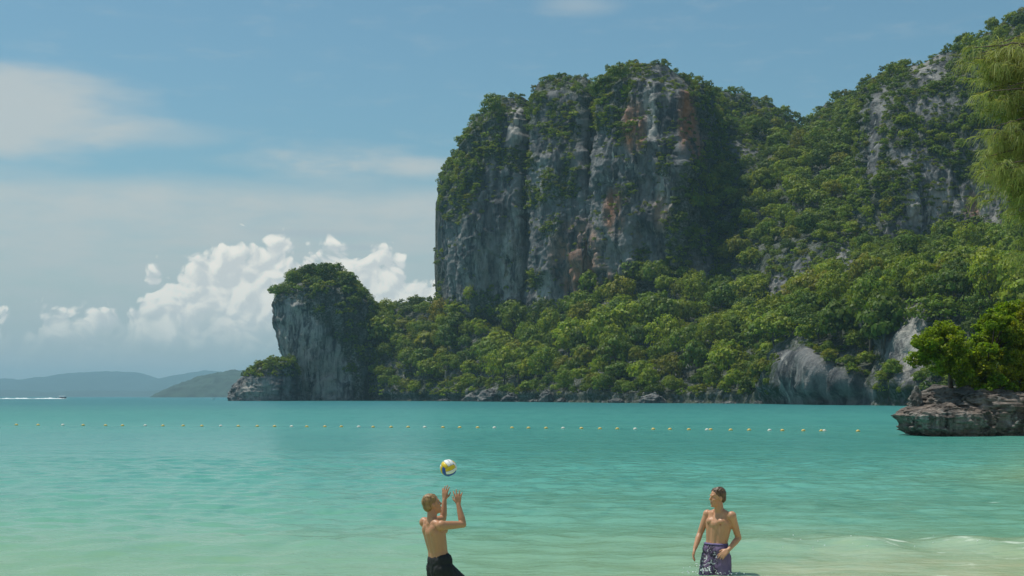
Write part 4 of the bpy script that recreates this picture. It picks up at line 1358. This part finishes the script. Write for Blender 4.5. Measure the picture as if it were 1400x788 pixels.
def person_one():
    Y = 16.3; s = F / Y
    base = Vector(px(602, 542.5, Y)); base.z = -0.71
    e = empty('person', base, 'person in black shorts reaching up with both hands towards the volleyball', 'person')
    skin = skin_mat('skin_tanned', (0.52, 0.26, 0.14))
    pts = []
    fwd = unit((0.85, 0.53, 0)); rt = np.array([0.53, -0.85, 0])
    pel = np.array([-0.005, 0, 0.965]); wai = np.array([-0.03, 0, 1.12]); chest = np.array([-0.07, 0, 1.335]); nb = np.array([-0.095, 0.0, 1.475])
    for k in (-1, 1):
        r = rt * k
        pts += [capsule(pel + r * 0.075, 0.098, wai + r * 0.060, 0.086), capsule(wai + r * 0.060, 0.086, chest + r * 0.076, 0.098), capsule(chest + r * 0.076, 0.098, nb + r * 0.085 - (0, 0, 0.045), 0.068)]
        pts += [capsule(nb + r * 0.03, 0.045, nb + r * 0.15 - (0, 0, 0.045), 0.045)]                      # trapezius
        pts += [ellipsoid(chest + r * 0.085 - fwd * 0.052 + (0, 0, 0.03), (0.058, 0.058, 0.085))]           # shoulder blades
        pts += [ellipsoid(chest + r * 0.075 + fwd * 0.06 + (0, 0, 0.03), (0.07, 0.07, 0.055))]
    pts += [capsule(pel, 0.105, wai, 0.094), capsule(wai, 0.094, chest, 0.108), capsule(chest, 0.108, nb - (0, 0, 0.045), 0.070)]
    hc = np.array([-0.092, 0.03, 1.655])
    pts += [capsule(nb - (0, 0, 0.02), 0.062, hc + (-0.005, 0, -0.06), 0.056)]
    hp, P, Rm = head_parts(hc, (0.90, 0.32, 0.26), (-0.26, 0, 1))
    pts += hp
    rs = nb + rt * 0.185 + (0.015, 0, -0.045); re = np.array([0.262, 0.03, 1.425]); rw = np.array([0.205, 0.085, 1.655])
    ls = nb - rt * 0.185 + (0, 0, -0.035); le = np.array([0.015, 0.36, 1.465]); lw = np.array([0.030, 0.40, 1.685])
    for sh, el, wr in ((rs, re, rw), (ls, le, lw)):
        pts += [ellipsoid(sh, (0.062, 0.062, 0.062)), capsule(sh, 0.055, sh + (el - sh) * 0.5, 0.049), capsule(sh + (el - sh) * 0.5, 0.049, el, 0.039), capsule(el, 0.040, el + (wr - el) * 0.3, 0.042),
                capsule(el + (wr - el) * 0.3, 0.042, wr, 0.026)]
    pts += hand(rw, (-0.05, 0.05, 1), (0.1, 0.9, 0.3), 1, 0.25, 0.30)
    pts += hand(lw, (0.06, 0.0, 1), (0.5, 0.8, 0.2), -1, 0.25, 0.2)
    rh = pel + rt * 0.09 - (0, 0, 0.05); lh = pel - rt * 0.09 - (0, 0, 0.05)
    rk = np.array([0.315, 0.10, 0.66]); ra = np.array([0.22, 0.05, 0.27]); lk = np.array([-0.02, 0.10, 0.50]); la = np.array([-0.12, 0.06, 0.09])
    for h, k, a, ft in ((rh, rk, ra, unit((0.75, 0.5, -0.5))), (lh, lk, la, unit((0.77, 0.64, -0.05)))):
        pts += [capsule(h, 0.088, h + (k - h) * 0.5, 0.076), capsule(h + (k - h) * 0.5, 0.076, k, 0.055), capsule(k, 0.055, k + (a - k) * 0.3, 0.058), capsule(k + (a - k) * 0.3, 0.058, a, 0.037),
                capsule(a - (0, 0, 0.03), 0.034, a + ft * 0.15 - (0, 0, 0.055), 0.028), capsule(a - (0, 0, 0.03), 0.036, a - ft * 0.04 - (0, 0, 0.04), 0.032)]
    b = remeshed('body', pts, 0.0058, skin, e, 5)
    paint_spots(b, [(P(0.092, 0, -0.061), 0.018), (P(0.088, 0.034, 0.014), 0.013), (P(0.088, -0.034, 0.014), 0.013)])
    hair_child(e, P, Rm, hair_mat('hair_blond', (0.15, 0.080, 0.030), (0.36, 0.21, 0.080)), 0.0, 3)
    sh = [capsule(pel + rt * 0.07 + (0, 0, 0.045), 0.112, pel - rt * 0.07 + (0, 0, 0.045), 0.112)]
    sh += [capsule(pel + (0, 0, 0.03), 0.118, pel - (0, 0, 0.08), 0.115)]
    for h, k in ((rh, rk), (lh, lk)):
        sh += [capsule(h, 0.114, h + (k - h) * 0.80, 0.094)]
    cloth = mat_plain('black_cloth', (0.012, 0.013, 0.015), 0.8, 0.25, 14)
    o = remeshed('shorts', sh, 0.009, cloth, e, 3)
    crumple(o, 0.007, 11)


def crumple(o, amp, seed):
    me = o.data; n = len(me.vertices)
    V = np.empty(n * 3, np.float32); me.vertices.foreach_get('co', V); V = V.reshape(-1, 3)
    Nn = np.array([v.normal[:] for v in me.vertices])
    d = amp * fbm(V * (22, 22, 9) + seed, 3, ridged=True) + amp * 0.6 * fbm(V * 30 + seed, 2)
    V = V + Nn * d[:, None]
    me.vertices.foreach_set('co', V.astype(np.float32).ravel()); me.update()


def person_two():
    Y = 17.5
    base = Vector(px(979, 542.5, Y)); base.z = -0.73
    e = empty('person', base, 'person in purple patterned swim shorts wading in the shallow surf', 'person')
    skin = skin_mat('skin_fair', (0.57, 0.295, 0.165))
    fwd = unit((-0.70, -0.71, 0)); rt = np.array([-0.71, 0.70, 0])      # his right hand side
    pel = np.array([0.0, 0, 0.975]); wai = np.array([0.01, 0, 1.13]); chest = np.array([0.035, 0, 1.345]); nb = np.array([0.045, 0.01, 1.505])
    pts = []
    for k in (-1, 1):
        r = rt * k
        pts += [capsule(pel + r * 0.075, 0.098, wai + r * 0.062, 0.084), capsule(wai + r * 0.062, 0.084, chest + r * 0.080, 0.098), capsule(chest + r * 0.080, 0.098, nb + r * 0.085 - (0, 0, 0.05), 0.066)]
        pts += [capsule(nb + r * 0.03, 0.043, nb + r * 0.15 - (0, 0, 0.05), 0.043)]
        pts += [ellipsoid(chest + r * 0.078 + fwd * 0.040 + (0, 0, 0.035), (0.070, 0.070, 0.052))]          # pectorals
        pts += [ellipsoid(chest + r * 0.085 - fwd * 0.06 + (0, 0, 0.03), (0.055, 0.055, 0.08))]
    pts += [capsule(pel, 0.105, wai, 0.096), capsule(wai, 0.096, chest, 0.110), capsule(chest + fwd * 0.012, 0.108, nb - (0, 0, 0.05) , 0.070)]
    hc = np.array([0.012, -0.015, 1.672])
    pts += [capsule(nb - (0, 0, 0.02), 0.060, hc + (0.012, 0.0, -0.06), 0.056)]
    hp, P, Rm = head_parts(hc, (-0.93, -0.36, 0.0), (0, 0, 1))
    pts += hp
    rs = nb + rt * 0.185 - (0, 0, 0.05); ls = nb - rt * 0.185 - (0, 0, 0.05)
    re = np.array([-0.185, 0.12, 1.21]); rw = np.array([-0.262, 0.0, 1.045]); le = np.array([0.275, -0.03, 1.175]); lw = np.array([0.125, -0.20, 1.045])
    for sh, el, wr in ((rs, re, rw), (ls, le, lw)):
        pts += [ellipsoid(sh, (0.060, 0.060, 0.060)), capsule(sh, 0.054, sh + (el - sh) * 0.5, 0.047), capsule(sh + (el - sh) * 0.5, 0.047, el, 0.037), capsule(el, 0.038, el + (wr - el) * 0.3, 0.040),
                capsule(el + (wr - el) * 0.3, 0.040, wr, 0.026)]
    pts += hand(rw, (-0.25, -0.2, -0.85), (0.8, -0.3, -0.2), 1, 0.6, 0.15)
    pts += hand(lw, (-0.75, -0.2, -0.55), (0.1, 0.8, -0.5), -1, 0.5, 0.15)
    rh = pel + rt * 0.09 - (0, 0, 0.05); lh = pel - rt * 0.09 - (0, 0, 0.05)
    rk = np.array([-0.16, -0.10, 0.52]); ra = np.array([-0.15, -0.02, 0.09]); lk = np.array([0.085, -0.10, 0.52]); la = np.array([0.09, 0.0, 0.09])
    ft = unit((-0.5, -0.85, -0.05))
    for h, k, a in ((rh, rk, ra), (lh, lk, la)):
        pts += [capsule(h, 0.086, h + (k - h) * 0.5, 0.075), capsule(h + (k - h) * 0.5, 0.075, k, 0.054), capsule(k, 0.054, k + (a - k) * 0.3, 0.057), capsule(k + (a - k) * 0.3, 0.057, a, 0.037),
                capsule(a - (0, 0, 0.03), 0.034, a + ft * 0.15 - (0, 0, 0.055), 0.028), capsule(a - (0, 0, 0.03), 0.036, a - ft * 0.04 - (0, 0, 0.04), 0.032)]
    b = remeshed('body', pts, 0.0058, skin, e, 5)
    sp = [(P(0.092, 0, -0.061), 0.018), (P(0.088, 0.034, 0.014), 0.013), (P(0.088, -0.034, 0.014), 0.013)]
    for k in (-1, 1): sp.append((chest + rt * k * 0.095 + fwd * 0.105 + np.array([0, 0, 0.0]), 0.017))
    sp.append((wai + fwd * 0.085 + np.array([0, 0, -0.03]), 0.012))
    paint_spots(b, sp)
    hair_child(e, P, Rm, hair_mat('hair_brown', (0.055, 0.028, 0.014), (0.16, 0.085, 0.042)), 0.004, 8)
    sh = [capsule(pel + rt * 0.07 + (0, 0, 0.05), 0.110, pel - rt * 0.07 + (0, 0, 0.05), 0.110)]
    sh += [capsule(pel + (0, 0, 0.03), 0.120, pel - (0, 0, 0.10), 0.116)]
    for h, k in ((rh, rk), (lh, lk)):
        sh += [capsule(h, 0.114, h + (k - h) * 0.85, 0.098)]
    m, g, out = new_mat('purple_print_cloth')
    co = g.new('ShaderNodeTexCoord').outputs['Object']
    x, y, z = g.sep(co)
    n = g.noise(co, 16.0, 2, 0.5, 1.6)
    side = g.ss(g.m('SUBTRACT', x, g.m('MULTIPLY', y, -0.2)), -0.02, -0.05)
    c = g.mix(g.ss(g.noise(co, 9, 3, 0.6), 0.3, 0.7), (0.145, 0.095, 0.19), (0.20, 0.13, 0.25))
    c = g.mix(g.m('MULTIPLY', side, g.ss(n, 0.46, 0.50)), c, (0.03, 0.02, 0.045))
    c = g.mix(g.m('MULTIPLY', side, g.ss(n, 0.60, 0.64)), c, (0.55, 0.52, 0.58))
    principled(g, out, Base_Color=c, Roughness=0.7)
    o = remeshed('shorts', sh, 0.009, m, e, 3)
    crumple(o, 0.007, 4)
    # waistband
    wb = [capsule(pel + rt * 0.066 + (0, 0, 0.118), 0.104, pel - rt * 0.066 + (0, 0, 0.118), 0.104)]
    V = wb[0][0]; V[:, 2] = (V[:, 2] - 1.093) * 0.22 + 1.10
    remeshed('waistband', [(V, wb[0][1])], 0.008, mat_plain('waistband_cloth', (0.13, 0.10, 0.24), 0.7, 0.1, 20), o, 1)


person_one()
person_two()


# ------------------------------------------------------------------ volleyball
def volleyball():
    r = 0.105
    c = Vector(px(613, 640, 17.3))
    e = empty('volleyball', c, 'white, yellow and blue volleyball in mid-air above the person in black shorts', 'ball')
    mats = {'w': mat_plain('ball_white', (0.82, 0.80, 0.76), 0.45, 0.05, 30), 'y': mat_plain('ball_yellow', (0.75, 0.52, 0.02), 0.45, 0.06, 30), 'b': mat_plain('ball_blue', (0.02, 0.09, 0.42), 0.45, 0.06, 30)}
    seam = mat_plain('ball_seam', (0.10, 0.10, 0.10), 0.7)
    V, Fc = ellipsoid((0, 0, 0), (r * 0.972,) * 3, None, 32, 18)
    me = bpy.data.meshes.new('core'); me.from_pydata(V.tolist(), [], Fc); me.update()
    obj('core', me, seam, e)
    faces = [((1, 0, 0), (0, 1, 0), 'wyb'), ((-1, 0, 0), (0, 1, 0), 'byw'), ((0, 1, 0), (0, 0, 1), 'ywb'), ((0, -1, 0), (0, 0, 1), 'bwy'), ((0, 0, 1), (1, 0, 0), 'yww'), ((0, 0, -1), (1, 0, 0), 'bwy')]
    rot = Euler((R(28), R(-24), R(20))).to_matrix()
    for nrm, ax, cols in faces:
        nrm = np.array(nrm, float); ax = np.array(ax, float); bx = np.cross(nrm, ax)
        for k in range(3):
            a0, a1 = -1 + 2 * k / 3 + 0.022, -1 + 2 * (k + 1) / 3 - 0.022
            nu, nv = 7, 17
            A, B = np.meshgrid(np.linspace(a0, a1, nu), np.linspace(-0.978, 0.978, nv), indexing='ij')
            A2, B2 = np.tan(A * math.pi / 4), np.tan(B * math.pi / 4)
            D = nrm + A2[..., None] * ax + B2[..., None] * bx
            D /= np.linalg.norm(D, axis=2)[..., None]
            ed = np.minimum(np.minimum(np.arange(nu), nu - 1 - np.arange(nu))[:, None] / 2.0, np.minimum(np.arange(nv), nv - 1 - np.arange(nv))[None] / 2.0)
            rr = r * (0.968 + 0.032 * np.clip(ed, 0, 1) ** 0.5)
            P = (D * rr[..., None]).reshape(-1, 3) @ np.array(rot).T
            obj('panel', mesh_np('panel', P, grid_quads(nu, nv), smooth=True), mats[cols[k]], e)


volleyball()


# ------------------------------------------------------------------ float line
def float_line():
    xs = [24, 53.5, 85, 114, 145, 169, 197.5, 224, 250, 276.5, 301, 326, 351, 375, 398.5, 420, 443.5, 466, 490, 510.5, 535, 557.5, 580.5, 605.5, 628.5, 653, 676, 700, 722.5, 746.5, 770, 795, 820, 844, 868.5, 893, 916.5, 941.5, 966, 972.5, 998, 1025, 1052, 1069.5, 1098, 1123, 1127, 1174]
    prof = [(0.0, -0.17), (0.045, -0.165), (0.05, -0.13), (0.10, -0.11), (0.125, -0.06), (0.13, 0), (0.125, 0.06), (0.10, 0.11), (0.05, 0.13), (0.045, 0.165), (0.0, 0.17)]
    seg = 12; V = []; Q = []
    for i, (rr, a) in enumerate(prof):
        for k in range(seg):
            t = 2 * math.pi * k / seg; V.append((a, max(rr, 0.002) * math.cos(t), max(rr, 0.002) * math.sin(t)))
    for i in range(len(prof) - 1):
        for k in range(seg):
            Q.append((i * seg + k, (i + 1) * seg + k, (i + 1) * seg + (k + 1) % seg, i * seg + (k + 1) % seg))
    meshes = {}
    for nm, col in (('yellow', (0.75, 0.52, 0.14)), ('white', (0.78, 0.74, 0.62))):
        meshes[nm] = mesh_np('float_' + nm, np.array(V), np.array(Q), smooth=True)
        meshes[nm].materials.append(mat_plain('float_' + nm, col, 0.5, 0.15, 9))
    rg = np.random.default_rng(3)
    for i, u in enumerate(xs):
        v = np.interp(u, [0, 700, 1175], [581.5, 585.8, 590.5])
        Y = CAMZ * F / (v - CV)
        nm = 'white' if i % 4 == 2 else 'yellow'
        o = bpy.data.objects.new('line_float', meshes[nm]); COL.objects.link(o)
        p = px(u, v, Y); o.location = (p[0], p[1] + rg.uniform(-.3, .3), 0.02); o.scale = (0.8, 0.8, 0.8)
        o.rotation_euler = (rg.uniform(-.3, .3), rg.uniform(-.15, .15), rg.uniform(-.3, .3))
        tag(o, f'small {nm} float bobbing on the swimming-area line', 'float', f'{nm} floats of the swimming-area line')


float_line()


# ------------------------------------------------------------------ boats
def boat(name, loc, rz, L, label, hull_col, detail=True):
    e = empty(name, loc, label, 'boat')
    e.rotation_euler = (0, R(-3), rz)
    n = 14; secs = []
    for i in range(n):
        t = i / (n - 1); x = (t - 0.5) * L
        w = 0.15 * L * (1 - max(0, (t - 0.45) / 0.55) ** 2.2) * 0.98 + 0.01
        top = 0.10 * L + 0.05 * L * t ** 2; keel = -0.04 * L + 0.06 * L * max(0, t - 0.6) / 0.4
        secs.append([(x, -w, top), (x, -w * 0.85, (top + keel) / 2), (x, 0, keel), (x, w * 0.85, (top + keel) / 2), (x, w, top), (x, w * 0.9, top - 0.02 * L), (x, -w * 0.9, top - 0.02 * L)])
    V = np.array(secs).reshape(-1, 3); Q = []
    for i in range(n - 1):
        for k in range(7): Q.append((i * 7 + k, i * 7 + (k + 1) % 7, (i + 1) * 7 + (k + 1) % 7, (i + 1) * 7 + k))
    me = bpy.data.meshes.new('hull'); me.from_pydata(V.tolist(), [], Q + [tuple(range(7)), tuple(range((n - 1) * 7, n * 7))]); me.update()
    obj('hull', me, mat_plain('hull_paint', hull_col, 0.35), e)
    if not detail: return e
    def box(nm, x0, x1, w0, w1, z0, z1, mat, taper=0.85):
        V = [(x0, -w0, z0), (x1, -w1, z0), (x1, w1, z0), (x0, w0, z0)] + [(x0 + (x1 - x0) * (1 - taper) * .5, -w0 * taper, z1), (x1 - (x1 - x0) * (1 - taper), -w1 * taper, z1), (x1 - (x1 - x0) * (1 - taper), w1 * taper, z1), (x0 + (x1 - x0) * (1 - taper) * .5, w0 * taper, z1)]
        bm = bmesh.new(); vs = [bm.verts.new(p) for p in V]
        for f in ((3, 2, 1, 0), (4, 5, 6, 7), (0, 1, 5, 4), (1, 2, 6, 5), (2, 3, 7, 6), (3, 0, 4, 7)): bm.faces.new([vs[i] for i in f])
        bmesh.ops.bevel(bm, geom=bm.edges[:], offset=0.008 * L, segments=2, affect='EDGES')
        me = bpy.data.meshes.new(nm); bm.to_mesh(me); bm.free()
        return obj(nm, me, mat, e)
    wh = mat_plain('boat_white', (0.85, 0.84, 0.82), 0.4); dk = mat_plain('boat_dark', (0.03, 0.03, 0.035), 0.4); rd = mat_plain('boat_red', (0.55, 0.07, 0.05), 0.5)
    canopy = box('canopy', -0.22 * L, 0.40 * L, 0.14 * L, 0.09 * L, 0.225 * L, 0.31 * L, wh, 0.94)
    box('windscreen', 0.16 * L, 0.30 * L, 0.12 * L, 0.08 * L, 0.12 * L, 0.20 * L, wh, 0.8)
    box('seats', -0.15 * L, 0.14 * L, 0.10 * L, 0.10 * L, 0.10 * L, 0.15 * L, rd, 0.9)
    for sx in (-0.18, 0.10, 0.33):
        for sy in (-1, 1):
            tv, tq = tube([(sx * L, sy * 0.10 * L, 0.09 * L), (sx * L, sy * 0.10 * L, 0.24 * L)], [0.006 * L, 0.006 * L], 6)
            obj('post', mesh_np('post', tv, tq), wh, canopy)
    for sy in (-0.05, 0.05):
        box('outboard_motor', -0.56 * L, -0.49 * L, 0.022 * L, 0.022 * L, 0.02 * L, 0.15 * L, dk, 0.85).location.y = sy * L
    return e


boat('motor_boat', (px(84, 545.4, 1420)[0], 1420, 0.0), R(-6), 10.5, 'dark-hulled motor boat with a white canopy speeding along the horizon', (0.03, 0.035, 0.05))
boat('small_boat', (px(292, 546, 1180)[0], 1180, 0.1), R(20), 3.4, 'tiny white boat on the open water off the small islet', (0.8, 0.8, 0.78), False)


def wake():
    rg = np.random.default_rng(2)
    x1 = px(76, 545.4, 1420)[0]; xs = np.linspace(x1 - 140, x1 + 13, 340)
    W = np.linspace(-1, 1, 9)
    n = fbm(np.stack([xs / 9, 0 * xs, 0 * xs], 1), 4)
    hgt = np.clip(0.55 + n * 1.1, 0.0, 2) * np.interp(xs, [x1 - 140, x1 - 90, x1, x1 + 13], [0.35, 0.6, 1.0, 0.1]) * 0.95
    wid = 1.0 + 2.2 * np.clip(0.6 + n, 0, 1)
    X = np.broadcast_to(xs[:, None], (len(xs), 9)); Y = 1417.5 + W[None] * wid[:, None]
    Z = -0.05 + hgt[:, None] * (1 - W[None] ** 2) * (1 + 0.5 * rg.normal(size=(len(xs), 9)) * (1 - W[None] ** 2))
    P = np.stack([X, Y, Z], -1)
    obj('boat_wake', mesh_np('boat_wake', P.reshape(-1, 3), grid_quads(len(xs), 9)[:, ::-1], smooth=True), mat_plain('foam_white', (0.85, 0.87, 0.86), 0.8), kind='stuff', label='white foam wake trailing behind the motor boat', cat='wake')


wake()


def splash():
    """spray where the wading leg breaks the surface, and flecks on the breaking crest"""
    rg = np.random.default_rng(12)
    base_v, base_f = ellipsoid((0, 0, 0), (1, 1, 1), None, 6, 4)
    V, Fc, n = [], [], 0
    spots = []
    c = np.array(px(958, 779, 17.3)); c[2] = 0.03
    for k in range(46):
        d = rg.normal(size=3) * (0.11, 0.10, 0.07); d[2] = abs(d[2]); spots.append((c + d, rg.uniform(0.003, 0.009)))
    c = np.array(px(992, 783, 17.3)); c[2] = 0.02
    for k in range(24):
        d = rg.normal(size=3) * (0.12, 0.08, 0.02); d[2] = abs(d[2]); spots.append((c + d, rg.uniform(0.003, 0.007)))
    for k in range(60):
        x = rg.uniform(3.6, 8.5); cr, amp = crest_line(np.array([x]))
        spots.append((np.array([x, cr[0] + rg.normal() * 0.35 - 0.1, amp[0] * 0.8 + abs(rg.normal()) * 0.035]), rg.uniform(0.003, 0.011)))
    for p, r in spots:
        V.append(base_v * r * rg.uniform(0.7, 1.5, 3) + p); Fc += [tuple(i + n for i in f) for f in base_f]; n += len(base_v)
    me = bpy.data.meshes.new('splash_drops'); me.from_pydata(np.concatenate(V).tolist(), [], Fc); me.update()
    obj('splash_drops', me, mat_plain('spray', (0.85, 0.88, 0.86), 0.3), kind='stuff', label='white drops of spray on the shore break around the wading person', cat='spray')


splash()


# ------------------------------------------------------------------ haze
def haze():
    x, y0, y1, z0, z1 = 14500, -450, 15500, -7.0, 285.0
    V = [(-x, y0, z0), (x, y0, z0), (x, y1, z0), (-x, y1, z0), (-x, y0, z1), (x, y0, z1), (x, y1, z1), (-x, y1, z1)]
    me = bpy.data.meshes.new('haze')
    me.from_pydata(V, [], [(3, 2, 1, 0), (4, 5, 6, 7), (0, 1, 5, 4), (1, 2, 6, 5), (2, 3, 7, 6), (3, 0, 4, 7)]); me.update()
    m, g, out = new_mat('haze_air')
    p = g.new('ShaderNodeVolumePrincipled')
    p.inputs['Color'].default_value = (0.50, 0.86, 1.0, 1)
    p.inputs['Density'].default_value = 0.00011
    p.inputs['Anisotropy'].default_value = 0.0
    g.l.new(p.outputs[0], out.inputs['Volume'])
    o = obj('haze', me, m, kind='stuff', label='pale sea haze over the bay', cat='haze')


haze()
